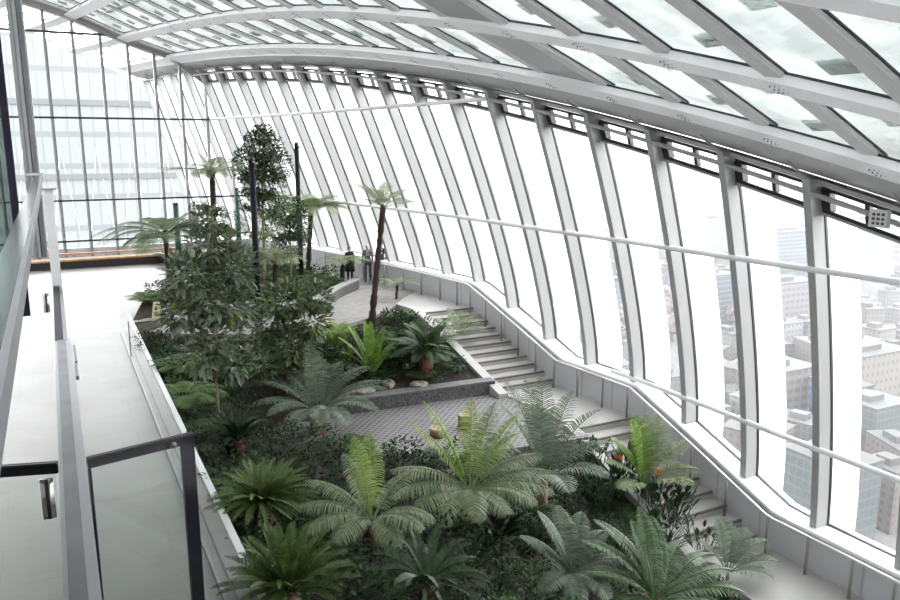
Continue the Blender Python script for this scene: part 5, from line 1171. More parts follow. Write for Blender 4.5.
FILL=[(289.1, 229.9, 24.4, 24.7, 21.8, 'H1', 0.34), (808.6, 593.7, 13.9, 15.7, 15.9, 'H2', -0.12), (558.3, 720.1, 30.2, 21.7, 12.9, 'H4', -0.34), (1193.6, 869.7, 29.6, 17.3, 10.0, 'H1', -0.29), (171.4, 191.8, 25.1, 14.5, 25.4, 'H2', -0.32), (1037.8, 660.4, 34.6, 20.6, 10.3, 'H4', -0.33), (1182.2, 1475.2, 27.8, 34.6, 10.1, 'H3', -0.43), (557.1, 572.5, 27.4, 16.1, 17.6, 'H2', -0.44), (2288.3, 1470.8, 41.5, 41.0, 10.3, 'H4', -0.13), (2073.5, 1805.8, 22.2, 26.0, 25.3, 'H2', -0.38), (211.3, 232.1, 18.6, 18.3, 24.3, 'H3', 0.28), (211.7, 265.8, 24.9, 24.0, 10.6, 'H1', -0.29), (228.5, 292.2, 16.4, 23.4, 20.0, 'H3', 0.5), (1305.6, 1607.2, 51.1, 34.2, 16.5, 'H2', 0.24), (646.2, 672.8, 27.8, 16.1, 25.7, 'H1', 0.3), (735.5, 773.9, 36.8, 25.4, 12.1, 'H4', -0.39), (957.4, 929.1, 36.1, 21.3, 17.3, 'H2', 0.48), (394.5, 368.8, 25.2, 19.2, 14.7, 'H4', 0.4), (1053.3, 724.7, 24.9, 23.8, 18.8, 'H3', -0.44), (616.6, 441.9, 23.4, 12.4, 14.9, 'H3', 0.34), (556.0, 613.7, 23.7, 25.5, 15.7, 'H3', 0.14), (273.9, 196.4, 16.3, 22.8, 23.9, 'H4', 0.48), (476.2, 296.1, 20.5, 13.5, 23.4, 'H4', -0.22), (215.5, 184.4, 15.3, 18.3, 23.9, 'H3', 0.22), (716.4, 993.6, 26.7, 29.8, 13.5, 'H2', 0.13), (795.0, 849.6, 19.1, 15.2, 17.4, 'H4', 0.16), (630.6, 837.7, 31.6, 22.2, 15.6, 'H3', 0.36), (991.8, 1032.4, 26.3, 28.4, 18.6, 'H4', -0.36), (372.0, 307.2, 28.5, 26.3, 19.7, 'H3', 0.32), (275.3, 331.8, 24.9, 16.0, 14.0, 'H1', -0.18), (505.4, 308.5, 16.2, 18.5, 12.0, 'H4', -0.25), (792.9, 1087.7, 26.5, 27.1, 19.0, 'H2', 0.44), (1269.2, 965.3, 34.5, 21.8, 18.5, 'H3', 0.11), (2011.1, 1553.7, 30.1, 37.7, 23.0, 'H2', -0.46), (988.3, 687.3, 20.0, 29.5, 11.1, 'H1', 0.19), (613.0, 590.9, 29.5, 29.6, 12.3, 'H4', 0.2), (694.6, 445.2, 20.4, 13.0, 16.5, 'H4', -0.45), (913.0, 638.5, 27.2, 31.1, 21.4, 'H2', 0.49), (494.6, 377.6, 14.9, 14.5, 22.8, 'H1', 0.12), (897.0, 1227.4, 27.6, 18.6, 10.9, 'H1', 0.24), (1259.9, 863.2, 25.0, 21.2, 19.6, 'H4', -0.15), (687.7, 543.3, 32.1, 22.4, 13.5, 'H1', 0.05), (253.9, 250.5, 13.8, 21.5, 20.5, 'H1', 0.07), (173.6, 232.8, 19.4, 17.4, 16.2, 'H4', -0.02), (981.1, 992.1, 36.7, 29.8, 22.9, 'H4', 0.46), (1575.4, 1632.6, 51.8, 25.5, 12.9, 'H1', -0.4), (2371.7, 1794.6, 36.6, 46.9, 19.9, 'H4', -0.18), (831.7, 787.2, 29.4, 15.5, 23.9, 'H4', -0.35), (1722.8, 1618.6, 49.3, 29.7, 25.0, 'H1', 0.17), (1165.7, 1349.0, 29.5, 42.5, 15.8, 'H3', -0.32), (1332.6, 1379.9, 47.5, 30.0, 22.4, 'H2', 0.17), (384.3, 238.7, 18.1, 25.4, 10.1, 'H1', -0.05), (1004.1, 798.4, 14.9, 31.2, 23.4, 'H3', 0.44), (815.6, 627.8, 30.5, 14.8, 17.5, 'H2', 0.14), (922.2, 756.2, 19.3, 32.4, 22.7, 'H1', 0.04), (974.8, 1132.7, 24.7, 18.3, 22.4, 'H4', -0.19), (1074.4, 1359.2, 25.0, 19.9, 16.9, 'H2', -0.22), (704.2, 647.6, 28.6, 28.3, 24.1, 'H1', -0.43), (576.6, 420.7, 26.7, 11.7, 14.6, 'H2', 0.07), (238.2, 219.5, 21.8, 24.8, 21.6, 'H4', -0.23), (259.2, 282.8, 16.0, 11.8, 22.2, 'H1', -0.47), (789.6, 660.3, 22.7, 20.2, 15.3, 'H1', -0.34), (1080.8, 896.0, 33.6, 24.0, 16.9, 'H3', -0.18), (519.9, 336.0, 19.2, 18.3, 22.3, 'H2', 0.03), (589.6, 393.6, 15.7, 16.1, 13.2, 'H3', 0.26), (1785.1, 1202.5, 30.5, 25.2, 12.3, 'H2', -0.01), (696.1, 956.0, 17.6, 30.8, 24.4, 'H2', 0.3), (2142.4, 1555.2, 40.5, 35.7, 18.2, 'H4', 0.05), (1524.0, 1345.8, 22.0, 28.3, 25.3, 'H1', 0.18), (646.7, 579.2, 14.4, 14.3, 15.7, 'H4', -0.19), (804.4, 523.7, 27.1, 13.7, 22.1, 'H3', 0.4), (1949.0, 1971.0, 35.8, 27.2, 20.4, 'H2', 0.41), (867.3, 642.7, 14.5, 23.9, 23.3, 'H4', -0.08), (360.8, 344.5, 28.1, 16.1, 14.5, 'H3', -0.31), (860.3, 1191.6, 32.3, 31.2, 12.9, 'H2', -0.17), (308.3, 380.4, 12.8, 14.6, 17.5, 'H4', 0.43), (809.1, 964.2, 17.5, 18.5, 19.9, 'H1', 0.07), (559.9, 534.8, 28.4, 15.7, 24.3, 'H1', -0.13), (332.1, 195.9, 14.5, 24.2, 17.5, 'H1', -0.38), (1720.6, 1126.7, 36.8, 33.2, 14.7, 'H1', 0.31), (463.7, 400.6, 15.0, 25.7, 23.7, 'H2', -0.41), (524.2, 732.9, 24.2, 21.3, 18.3, 'H1', 0.47), (452.7, 326.4, 27.0, 26.2, 20.6, 'H1', -0.28), (2322.3, 1581.9, 45.2, 23.8, 15.4, 'H3', 0.28), (367.7, 403.0, 17.1, 22.7, 12.0, 'H2', 0.26), (1339.5, 1269.8, 27.6, 32.5, 10.2, 'H4', -0.41), (630.4, 736.9, 30.1, 18.4, 14.9, 'H2', -0.46), (1667.0, 1102.0, 28.1, 33.2, 18.5, 'H4', -0.4), (1588.3, 2140.3, 44.2, 41.4, 10.7, 'H1', -0.38), (615.3, 410.4, 18.2, 25.3, 17.7, 'H2', 0.24), (587.0, 664.7, 32.7, 21.7, 24.4, 'H2', 0.09), (294.9, 308.3, 19.4, 13.4, 25.9, 'H4', -0.06), (296.8, 355.5, 16.0, 16.4, 19.9, 'H2', -0.24), (1404.4, 908.6, 33.9, 22.1, 11.6, 'H3', 0.34), (1640.1, 1420.8, 47.5, 28.2, 20.2, 'H3', -0.4), (599.3, 364.9, 12.6, 12.5, 10.6, 'H1', 0.29), (263.8, 361.2, 16.8, 13.1, 18.2, 'H3', 0.45), (1184.8, 1123.4, 37.0, 18.9, 18.6, 'H1', 0.15), (547.5, 434.3, 14.0, 17.0, 17.3, 'H4', -0.46), (405.7, 308.9, 21.2, 14.3, 10.4, 'H4', 0.14), (864.8, 598.9, 30.6, 24.9, 16.2, 'H2', 0.15), (989.3, 652.7, 18.4, 14.5, 24.9, 'H3', -0.07), (284.1, 263.9, 11.8, 14.7, 23.5, 'H2', -0.07), (1093.3, 741.4, 22.8, 14.4, 10.9, 'H2', 0.23), (875.8, 882.0, 38.0, 33.6, 21.0, 'H2', -0.37), (1207.3, 812.8, 37.0, 19.9, 18.4, 'H2', 0.19), (1164.3, 1199.8, 33.6, 25.5, 12.3, 'H3', -0.32), (304.8, 423.0, 13.9, 20.4, 22.4, 'H4', -0.28), (1772.4, 1472.5, 34.3, 31.0, 17.1, 'H2', -0.08), (399.2, 271.9, 12.1, 16.6, 16.6, 'H2', -0.15), (1592.1, 1041.2, 24.7, 20.4, 20.9, 'H4', -0.17), (564.8, 376.1, 15.2, 23.4, 24.9, 'H1', -0.37), (941.1, 803.7, 24.7, 29.2, 10.7, 'H1', 0.09), (1755.9, 1388.0, 45.5, 25.6, 14.7, 'H4', 0.16), (777.6, 625.9, 23.9, 24.0, 18.1, 'H1', 0.28), (1257.8, 1434.8, 21.6, 44.4, 21.8, 'H3', 0.28), (801.7, 904.6, 21.5, 16.2, 12.8, 'H4', 0.34), (478.2, 346.8, 15.6, 12.1, 21.9, 'H2', -0.12), (667.0, 573.3, 13.5, 17.4, 17.3, 'H1', 0.24), (2285.6, 1816.1, 53.3, 36.3, 15.7, 'H3', 0.13), (303.2, 198.4, 15.3, 12.5, 10.1, 'H2', -0.27), (1017.1, 1213.3, 42.8, 17.3, 18.0, 'H3', 0.05), (638.1, 518.8, 14.7, 16.7, 19.7, 'H3', 0.31), (342.8, 379.2, 14.8, 18.6, 22.9, 'H2', 0.43), (1573.6, 1322.2, 39.5, 23.2, 17.9, 'H2', 0.27), (1701.4, 1217.3, 28.8, 39.0, 25.1, 'H1', -0.17), (648.2, 885.8, 37.4, 20.6, 14.8, 'H2', -0.06), (296.9, 279.7, 17.7, 12.6, 23.4, 'H4', 0.24), (2350.0, 1710.4, 30.2, 33.4, 24.5, 'H2', -0.14), (290.2, 172.5, 14.8, 16.5, 25.4, 'H1', -0.05), (929.0, 953.9, 15.9, 17.8, 16.5, 'H1', 0.46), (1516.2, 1439.1, 23.5, 24.4, 18.3, 'H2', -0.29), (1553.3, 1200.3, 24.5, 32.5, 24.5, 'H1', 0.24), (1058.7, 789.3, 18.7, 22.1, 25.7, 'H3', 0.43), (920.6, 906.2, 15.3, 29.5, 15.3, 'H3', 0.27), (1378.4, 937.5, 28.2, 29.5, 22.1, 'H3', -0.21), (1148.6, 996.3, 39.9, 27.1, 22.0, 'H2', 0.09), (1188.9, 1031.0, 19.0, 32.1, 15.6, 'H2', 0.13), (1284.0, 1274.6, 25.0, 19.0, 11.2, 'H1', -0.43), (1450.1, 1039.5, 18.7, 35.3, 23.3, 'H1', 0.04), (600.3, 512.8, 22.7, 27.6, 12.0, 'H3', 0.29), (816.5, 1033.0, 35.1, 20.0, 12.7, 'H1', -0.37), (311.0, 261.9, 15.0, 14.5, 24.8, 'H2', 0.2), (2178.7, 1880.3, 31.4, 49.6, 23.6, 'H4', 0.12), (334.1, 308.6, 24.2, 15.4, 11.0, 'H2', -0.41), (2037.0, 1510.3, 45.1, 26.1, 24.7, 'H1', -0.05), (1399.5, 1262.3, 44.1, 32.9, 16.9, 'H3', -0.36), (882.2, 766.9, 15.1, 16.6, 20.7, 'H3', 0.38), (638.6, 465.4, 19.9, 16.3, 19.1, 'H4', 0.49), (2223.6, 1590.7, 34.3, 45.7, 23.5, 'H3', -0.11), (1333.8, 1165.4, 23.6, 34.9, 22.2, 'H3', 0.35), (320.4, 234.4, 14.7, 20.3, 19.5, 'H4', 0.29), (1747.9, 1274.3, 24.9, 23.9, 14.9, 'H1', 0.28), (1728.2, 1730.0, 26.1, 38.9, 21.3, 'H3', 0.2), (480.4, 675.2, 28.9, 19.3, 17.0, 'H1', -0.44), (1484.7, 1890.9, 55.5, 22.8, 24.3, 'H4', -0.2), (235.3, 329.4, 17.5, 21.1, 20.4, 'H1', -0.2), (1018.7, 1094.2, 22.6, 36.1, 15.5, 'H4', 0.44), (884.5, 735.8, 24.7, 20.2, 17.7, 'H4', 0.48), (985.1, 717.5, 20.8, 16.3, 24.5, 'H2', 0.19), (955.7, 847.6, 36.6, 25.4, 20.6, 'H1', 0.34), (2086.2, 1395.3, 19.0, 30.2, 11.3, 'H4', -0.38), (1967.5, 1398.9, 44.2, 27.2, 15.8, 'H4', -0.42), (1079.5, 1111.9, 17.0, 24.8, 25.6, 'H2', 0.48), (315.3, 337.5, 14.2, 26.3, 18.2, 'H2', -0.28), (768.5, 530.7, 32.9, 20.7, 25.3, 'H3', 0.38), (587.7, 625.7, 25.4, 16.8, 21.2, 'H4', -0.27), (786.2, 484.5, 20.5, 28.1, 17.4, 'H4', 0.09), (1507.4, 2127.6, 27.3, 53.9, 17.3, 'H2', -0.17), (1453.9, 1173.3, 30.2, 20.6, 21.0, 'H2', -0.03), (734.3, 522.5, 14.3, 19.2, 22.3, 'H1', -0.44), (197.7, 200.9, 15.2, 11.6, 23.9, 'H1', -0.05), (1064.8, 977.0, 30.9, 18.3, 15.4, 'H3', 0.43), (2351.0, 1646.5, 20.6, 23.0, 16.5, 'H2', -0.0), (146.3, 200.1, 11.6, 14.4, 22.6, 'H3', 0.19), (672.3, 631.0, 23.5, 24.7, 13.1, 'H3', -0.35), (714.5, 831.4, 16.9, 14.6, 25.3, 'H1', -0.46), (229.2, 163.5, 16.8, 18.4, 15.3, 'H2', 0.23), (1298.9, 1009.8, 29.9, 32.3, 19.1, 'H2', -0.32), (1143.1, 882.6, 17.4, 29.4, 15.8, 'H1', 0.31), (759.7, 975.1, 16.2, 36.8, 15.8, 'H4', -0.44), (2496.6, 1709.9, 34.6, 26.9, 21.8, 'H4', 0.5), (1362.8, 1765.0, 34.9, 23.9, 13.3, 'H3', -0.17), (789.9, 759.5, 28.2, 21.8, 10.4, 'H3', 0.04), (815.5, 705.0, 16.4, 30.7, 13.3, 'H4', -0.4), (1164.3, 1055.9, 18.2, 30.0, 15.7, 'H3', 0.24), (1029.3, 753.5, 21.9, 22.2, 16.4, 'H2', -0.02), (649.6, 406.3, 21.7, 12.1, 12.1, 'H2', 0.14), (1084.0, 1178.8, 43.7, 20.7, 14.1, 'H3', -0.05), (958.0, 1168.6, 30.6, 31.7, 21.5, 'H2', 0.11), (2195.2, 1451.7, 48.0, 29.6, 12.8, 'H3', 0.18), (971.6, 785.1, 16.5, 29.7, 13.9, 'H1', 0.36), (559.1, 342.6, 14.5, 25.7, 11.8, 'H3', 0.34), (536.7, 677.4, 27.9, 15.2, 23.8, 'H1', 0.05), (577.4, 468.8, 16.6, 25.5, 11.0, 'H2', 0.23), (1918.4, 1605.1, 22.0, 37.2, 22.6, 'H4', 0.48), (1680.4, 1701.9, 38.8, 35.3, 13.0, 'H4', -0.41), (1509.5, 994.1, 20.5, 24.4, 20.9, 'H4', -0.4), (976.8, 623.3, 23.3, 29.3, 11.8, 'H1', -0.39), (2062.2, 1661.9, 48.6, 44.6, 18.2, 'H2', 0.39), (829.9, 889.9, 28.6, 22.5, 18.4, 'H4', 0.37), (2424.3, 1566.2, 42.7, 45.0, 10.1, 'H3', 0.13), (417.8, 348.1, 13.0, 15.7, 22.3, 'H2', -0.4), (1524.8, 1136.4, 30.4, 20.9, 25.5, 'H2', -0.43), (775.1, 702.9, 32.3, 16.2, 14.9, 'H2', -0.34), (921.2, 984.0, 16.7, 26.9, 12.7, 'H3', -0.09), (749.1, 927.4, 28.6, 16.8, 23.3, 'H2', 0.36), (2026.8, 1869.8, 36.2, 27.7, 15.8, 'H1', -0.02), (1085.1, 1058.2, 17.7, 36.6, 10.4, 'H1', 0.43), (868.4, 1066.8, 34.7, 25.5, 11.8, 'H1', -0.31), (1564.9, 1558.6, 30.2, 21.9, 19.3, 'H4', -0.12), (1255.5, 1358.6, 32.4, 30.1, 13.4, 'H3', 0.34), (1786.5, 1909.7, 22.6, 51.1, 13.5, 'H1', 0.14), (1425.5, 1972.5, 31.5, 46.8, 15.4, 'H3', -0.35), (1412.2, 1039.5, 21.9, 18.8, 20.7, 'H3', -0.07), (1660.9, 1633.9, 36.4, 26.6, 24.7, 'H3', -0.36), (844.1, 738.5, 30.4, 24.8, 17.3, 'H4', 0.24), (1096.3, 861.5, 21.5, 25.9, 10.1, 'H3', -0.29), (1125.0, 916.1, 22.1, 27.8, 17.9, 'H4', -0.36), (1282.1, 1516.7, 49.7, 28.4, 24.2, 'H2', -0.33), (2272.6, 1604.2, 30.9, 29.7, 18.5, 'H1', 0.21), (995.1, 857.8, 26.1, 17.6, 18.2, 'H4', 0.24), (1218.8, 1694.3, 28.1, 41.3, 13.6, 'H4', 0.14), (541.4, 642.7, 18.5, 21.4, 15.0, 'H3', -0.45), (580.1, 768.2, 23.2, 16.1, 11.6, 'H2', 0.17), (903.1, 694.0, 35.7, 22.2, 24.0, 'H1', 0.27), (1303.8, 1126.3, 24.6, 34.9, 21.0, 'H1', 0.14), (2132.9, 1391.1, 46.2, 29.0, 24.9, 'H4', 0.42), (1509.0, 1735.8, 50.2, 48.8, 20.0, 'H3', 0.16), (1133.4, 711.9, 21.7, 19.1, 23.6, 'H4', -0.0), (1790.7, 1244.4, 26.9, 25.9, 11.8, 'H4', -0.2), (398.3, 337.0, 15.1, 15.5, 20.8, 'H2', -0.39), (1476.3, 1246.6, 39.9, 18.7, 25.1, 'H3', -0.31), (1149.7, 777.4, 23.7, 30.0, 18.7, 'H2', -0.05), (1548.1, 1950.4, 24.3, 35.4, 14.6, 'H1', -0.4), (437.1, 357.5, 18.9, 13.0, 16.0, 'H4', -0.26), (1200.4, 996.6, 18.5, 27.7, 14.7, 'H3', -0.0), (765.0, 1023.6, 29.6, 30.4, 10.6, 'H2', 0.42), (1444.3, 1647.6, 46.9, 28.1, 19.8, 'H4', 0.04), (1032.3, 692.2, 21.1, 13.8, 10.8, 'H4', 0.35), (1338.1, 1696.8, 36.8, 36.4, 20.4, 'H4', 0.21), (1692.0, 2142.0, 32.2, 27.8, 17.5, 'H1', 0.16), (1651.7, 1262.0, 18.5, 23.5, 16.3, 'H1', 0.25), (839.7, 549.3, 22.0, 19.5, 13.0, 'H1', 0.35), (1727.2, 2061.6, 58.7, 37.8, 19.5, 'H3', -0.31), (1636.3, 1561.9, 29.0, 40.2, 20.3, 'H1', 0.01), (1000.7, 1174.1, 17.6, 31.4, 14.8, 'H1', 0.11), (1265.2, 1050.6, 19.6, 23.5, 15.0, 'H4', 0.29), (931.3, 1104.5, 27.8, 28.5, 25.5, 'H2', 0.47), (2397.3, 1692.9, 39.7, 32.7, 23.7, 'H3', 0.48), (1492.7, 1969.7, 27.9, 46.6, 20.4, 'H4', -0.4), (867.3, 823.1, 14.3, 20.5, 21.7, 'H1', 0.31), (951.1, 650.2, 20.3, 19.4, 14.9, 'H3', -0.06), (1301.6, 868.2, 33.2, 32.6, 10.1, 'H1', 0.01), (2179.3, 1617.3, 38.2, 29.2, 24.3, 'H4', 0.36), (845.1, 1105.6, 41.5, 27.0, 18.5, 'H1', 0.01), (1156.7, 1529.5, 39.7, 32.0, 10.7, 'H1', 0.14), (832.9, 849.4, 34.1, 30.9, 22.4, 'H3', 0.14), (671.3, 802.5, 27.1, 20.3, 23.5, 'H1', -0.04), (1046.8, 1331.9, 29.8, 24.1, 17.3, 'H2', -0.35), (1276.2, 1217.2, 34.9, 18.1, 16.9, 'H4', 0.35), (659.8, 444.0, 25.7, 13.2, 12.4, 'H1', 0.22), (907.4, 1197.1, 26.4, 17.3, 22.0, 'H3', 0.35), (430.3, 387.0, 17.0, 23.1, 18.2, 'H2', 0.03), (893.9, 557.4, 13.2, 17.9, 11.4, 'H4', 0.19), (1170.8, 1276.5, 44.4, 36.3, 23.1, 'H3', 0.11), (1593.8, 1102.7, 25.7, 37.9, 22.2, 'H3', 0.25), (1498.4, 1579.4, 46.4, 19.7, 12.8, 'H3', 0.22), (2068.0, 1909.2, 25.8, 32.4, 22.1, 'H3', -0.33), (918.3, 1054.2, 20.9, 18.1, 19.2, 'H1', 0.27), (591.5, 722.0, 18.8, 15.7, 10.9, 'H4', -0.12), (1642.2, 1967.7, 53.0, 37.8, 10.5, 'H2', -0.28), (1896.6, 1202.5, 43.5, 28.8, 16.4, 'H1', -0.1), (714.6, 616.3, 19.3, 16.2, 16.5, 'H1', 0.04), (2371.9, 1547.8, 31.6, 32.5, 15.5, 'H2', 0.15), (968.6, 751.3, 15.2, 25.7, 18.0, 'H3', 0.32), (665.9, 740.7, 19.1, 24.8, 19.8, 'H3', 0.16), (701.2, 902.8, 22.1, 24.7, 16.0, 'H3', -0.48), (1163.7, 834.4, 20.3, 19.9, 19.3, 'H3', -0.45), (1540.1, 1834.3, 25.2, 45.6, 21.3, 'H3', -0.09), (1631.3, 1173.7, 41.9, 32.3, 25.4, 'H4', 0.23), (1658.9, 2057.8, 37.5, 40.0, 16.6, 'H4', -0.08), (1124.1, 1425.9, 25.8, 36.3, 25.2, 'H2', 0.15), (1475.9, 1439.1, 20.0, 32.7, 18.4, 'H2', 0.26), (1913.6, 1357.2, 42.8, 18.4, 24.8, 'H1', 0.11), (1764.4, 1841.6, 51.4, 38.2, 18.9, 'H2', 0.09), (920.7, 591.5, 24.1, 18.2, 12.8, 'H2', -0.39), (1803.7, 1684.2, 48.3, 23.4, 13.3, 'H3', -0.36), (1453.2, 1292.2, 32.7, 18.1, 21.5, 'H4', 0.2), (1884.4, 1927.3, 30.3, 45.6, 10.1, 'H3', -0.1)]
# ------------------------------------------------ ground cover
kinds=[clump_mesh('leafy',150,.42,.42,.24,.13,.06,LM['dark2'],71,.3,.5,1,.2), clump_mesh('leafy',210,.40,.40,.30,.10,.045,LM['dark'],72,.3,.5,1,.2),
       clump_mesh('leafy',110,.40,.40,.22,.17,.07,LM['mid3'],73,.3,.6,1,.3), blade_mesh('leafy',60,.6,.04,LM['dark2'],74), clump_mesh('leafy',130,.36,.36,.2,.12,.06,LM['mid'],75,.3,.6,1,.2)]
def fern_low(seed, mk):
    b_=[frond_mesh('f','tree',.7,.8,-.3,seed+i,LM[mk],**{**TREES,'ll':.24,'npair':13}) for i in range(3)]
    MBs=MB(); 
    for i in range(10):
        me=b_[i%3]; M=Matrix.Rotation(2*PI*i/10+.2*(i%3),4,'Z'); at=me.attributes['var'].data
        n=len(MBs.v); MBs.v+= [tuple(M@v.co) for v in me.vertices]; MBs.f+=[tuple(i2+n for i2 in p.vertices) for p in me.polygons]; MBs.m+=[0]*len(me.polygons); MBs.a+=[x.value for x in at]
    return MBs.mesh('leafy',LM[mk])
kinds.append(fern_low(80,'mid3')); kinds.append(fern_low(90,'fern3'))
zone_txt={0:('cover plant in the front bed below the big cycads','ground cover of the front bed'),
          1:('cover plant between the kerb wall and curved path','ground cover of the middle bed'),
          2:('cover plant on the raised bed behind the slate wall','ground cover of the raised far bed')}
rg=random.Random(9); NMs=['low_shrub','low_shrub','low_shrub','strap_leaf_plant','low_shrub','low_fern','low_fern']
adj=['small-leaved deep green','tiny-leaved shade-blackened green','broader-leaved dull green','strap-leaved dark','fresh green','feathery dull green','feathery light green']
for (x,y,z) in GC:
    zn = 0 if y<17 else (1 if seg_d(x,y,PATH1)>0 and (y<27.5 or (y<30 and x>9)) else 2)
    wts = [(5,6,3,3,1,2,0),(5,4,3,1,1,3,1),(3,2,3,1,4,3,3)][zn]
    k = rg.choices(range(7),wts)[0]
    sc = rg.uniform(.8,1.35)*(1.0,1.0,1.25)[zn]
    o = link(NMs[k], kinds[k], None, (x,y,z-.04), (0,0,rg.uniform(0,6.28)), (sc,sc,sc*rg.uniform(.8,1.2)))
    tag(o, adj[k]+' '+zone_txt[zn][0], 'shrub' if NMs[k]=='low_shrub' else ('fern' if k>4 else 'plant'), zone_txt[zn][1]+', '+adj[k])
sp=empty('garden_spotlight', SPOT, label='small dark garden spotlight on a spike among shrubs below the feathery grey palm', cat='light')
b=MB(); b.tube([(0,0,0),(0,0,.22)],.012,6); build('spike',b,DARKF,sp); b=MB(); b.tube([(-.05,-.03,.2),(.06,.02,.28)],[.035,.045],12); build('lamp_head',b,STEEL,sp,True)

# ------------------------------------------------ outside: tower beyond the far wall, city below the windows
TW=grid_mat('tower_glass',(.105,.115,.118),(.15,.162,.163),1.5,4.0,.9,.82,.3)
tr=empty('glass_tower',(7,112,-60),label='pale turquoise glass tower with sloping top seen through the far glass wall',cat='building')
b=MB(); P=[(-14,0),(9.5,0),(9.2,66),(8.2,71.5),(1.8,75.6),(-6.2,79.3),(-14,80)]
n=len(P); b.add([(x,0,z) for x,z in P]+[(x,18,z) for x,z in P],[tuple(range(n)),tuple(range(n,2*n))[::-1]]+[(i,i+n,(i+1)%n+n,(i+1)%n) for i in range(n)]); build('facade',b,TW,tr)
for z in (62.3,71.6):
    b=MB(); b.box(-14,8.2 if z<70 else 6,-.25,0,z-.35,z+.35); build('floor_band',b,mat('band_grey',(.09,.093,.10),.5),tr)
for i in range(6):
    b=MB(); x=-12+4.2*i; b.tube([(x,-.1,50),(x+2.1,-.1,66)],.035,4); b.tube([(x+4.2,-.1,50),(x+2.1,-.1,66)],.035,4); build('cross_brace',b,WHITE,tr)
GM={'G1':grid_mat('g1',(0.107,0.112,0.121),(0.069,0.078,0.094),3.2,3.2,.5,.72),'G2':grid_mat('g2',(0.086,0.094,0.100),(0.029,0.043,0.054),12,4.2,.97,.66),'G3':grid_mat('g3',(0.097,0.086,0.086),(0.051,0.047,0.050),5.5,5,.75,.5),
    'G4':grid_mat('g4',(0.107,0.095,0.081),(0.051,0.048,0.047),4.5,5.5,.42,.4),'G5':grid_mat('g5',(0.073,0.104,0.111),(0.037,0.073,0.083),6,4,.9,.6),'G6':grid_mat('g6',(0.138,0.138,0.138),(0.073,0.076,0.081),4,4,.45,.45),
    'G7':grid_mat('g7',(0.017,0.034,0.073),(0.083,0.086,0.073),3.6,5.0,.4,.5),'G8':grid_mat('g8',(0.062,0.069,0.069),(0.034,0.043,0.045),3,4,.85,.8)}
def bld(name,x,y,w,d,h,m,label,group=None,rz=0,roof=True):
    o=empty(name,(x,y,-145),rz,label=label,cat='building',group=group)
    b=MB(); b.box(-w/2,w/2,0,d,0,h); build('walls',b,m,o)
    b=MB(); b.box(-w/2-.4,w/2+.4,-.4,d+.4,h,h+.9); b.box(-w*.3,w*.1,d*.3,d*.7,h+.9,h+4); build('roof',b,ROOF[int(abs(x)+y)%3],o)
    return o
ROOF=[mat('roof_a',(0.042,0.041,0.040),.8),mat('roof_b',(0.032,0.030,0.029),.8),mat('roof_c',(0.053,0.053,0.052),.8)]
for (x,y,w,d,h,m,label,name) in CITY: bld(name,x,y,w,d,h,GM[m],label)
HM={'H1':grid_mat('h1',(0.081,0.068,0.059),(0.037,0.034,0.035),3.5,3.6,.4,.5),'H2':grid_mat('h2',(0.101,0.096,0.090),(0.050,0.050,0.053),3.2,3.4,.45,.5),'H3':grid_mat('h3',(0.062,0.044,0.038),(0.029,0.027,0.027),3.6,3.6,.35,.45),'H4':grid_mat('h4',(0.074,0.074,0.076),(0.038,0.043,0.049),2.8,3.4,.6,.6)}
kt={'H1':'tan low city block','H2':'pale cream low city block','H3':'brick-red low city block','H4':'grey low city block'}
for (x,y,w,d,h,m,rz) in FILL:
    o=bld('city_block',x,y,w,d,h,HM[m],kt[m]+' in the hazy streets far below the windows','city blocks below, '+kt[m],rz)
b=MB(); b.box(-3000,6000,-500,9000,-146,-145); tag(build('ground_city',b,mat('street',(0.050,0.047,0.046),.9,0,(0.074,0.071,0.068),.02)),kind='structure')
# wooded park
rp=random.Random(4); b=MB()
park=bpy.data.objects; 
TP=mat('bare_tree_crown',(.07,.055,.055),.95,0,(.11,.09,.09),.3)
def crownm(seed):
    rr=random.Random(seed); b=MB(); n=9;m=6;V=[]
    for i in range(m+1):
        a=-PI/2+PI*i/m
        for k in range(n):
            q=rr.uniform(.75,1.2); V.append((7*q*math.cos(a)*math.cos(2*PI*k/n),7*q*math.cos(a)*math.sin(2*PI*k/n),11+6*q*math.sin(a)))
    b.add(V,[(i*n+k,i*n+(k+1)%n,(i+1)*n+(k+1)%n,(i+1)*n+k) for i in range(m) for k in range(n)]); b.tube([(0,0,0),(0,0,7)],.6,5); return b.mesh('park_tree',TP)
cms=[crownm(i) for i in range(4)]
for i in range(70):
    x=rp.uniform(330,520); y=rp.uniform(430,640)
    tag(link('park_tree',cms[i%4],None,(x,y,-145),(0,0,rp.uniform(0,6)),rp.uniform(.8,1.4)),'bare purplish-brown tree in the hazy wooded park beyond the rightmost bay','tree','bare trees of the park')

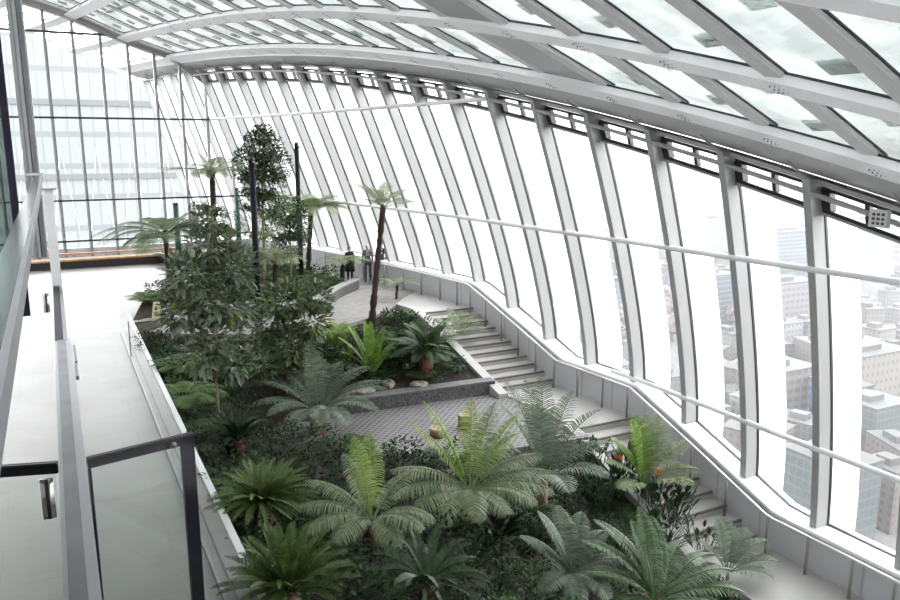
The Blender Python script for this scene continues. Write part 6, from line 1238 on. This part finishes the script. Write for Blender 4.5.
# haze over the city: a thin scattering medium outside the building
hz=bpy.data.materials.new('haze'); hz.use_nodes=True; nt=hz.node_tree; nt.nodes.remove(nt.nodes['Principled BSDF'])
vs_=nt.nodes.new('ShaderNodeVolumeScatter'); vs_.inputs['Color'].default_value=(.93,.95,1,1); vs_.inputs['Density'].default_value=.0002; vs_.inputs['Anisotropy'].default_value=0
nt.links.new(vs_.outputs[0],nt.nodes['Material Output'].inputs['Volume'])
b=MB(); b.box(60,5000,-100,7000,-144.9,40); o=tag(build('haze',b,hz),kind='structure')

# ------------------------------------------------ sky, camera
W=bpy.data.worlds.new('World'); bpy.context.scene.world=W; W.use_nodes=True; nt=W.node_tree; bg=nt.nodes['Background']
tc=nt.nodes.new('ShaderNodeTexCoord'); n=nt.nodes.new('ShaderNodeTexNoise'); n.inputs['Scale'].default_value=1.6; nt.links.new(tc.outputs['Generated'],n.inputs['Vector'])
r=nt.nodes.new('ShaderNodeValToRGB'); r.color_ramp.elements[0].color=(.95,.965,1,1); r.color_ramp.elements[1].color=(1,1,1,1); nt.links.new(n.outputs['Fac'],r.inputs['Fac']); nt.links.new(r.outputs['Color'],bg.inputs['Color'])
bg.inputs['Strength'].default_value=1.0
cam=bpy.data.cameras.new('camera'); co=bpy.data.objects.new('camera',cam); COL.objects.link(co); bpy.context.scene.camera=co
cam.sensor_width=36; cam.lens=775/900*36; cam.clip_end=12000; cam.clip_start=.05
co.location=(0,0,6.3); th=math.radians(26.959558); pitch=math.radians(11.309932)
co.rotation_euler=(PI/2-pitch,0,-th)
sc=bpy.context.scene
sc.view_settings.view_transform='Standard'; sc.view_settings.look='None'; sc.view_settings.gamma=1; sc.view_settings.use_curve_mapping=False
sc.view_settings.exposure=3.12
sc.cycles.max_bounces=10; sc.cycles.diffuse_bounces=5; sc.cycles.transparent_max_bounces=24; sc.cycles.transmission_bounces=4; sc.cycles.glossy_bounces=4
sc.cycles.use_denoising=True; sc.cycles.caustics_reflective=False; sc.cycles.caustics_refractive=False
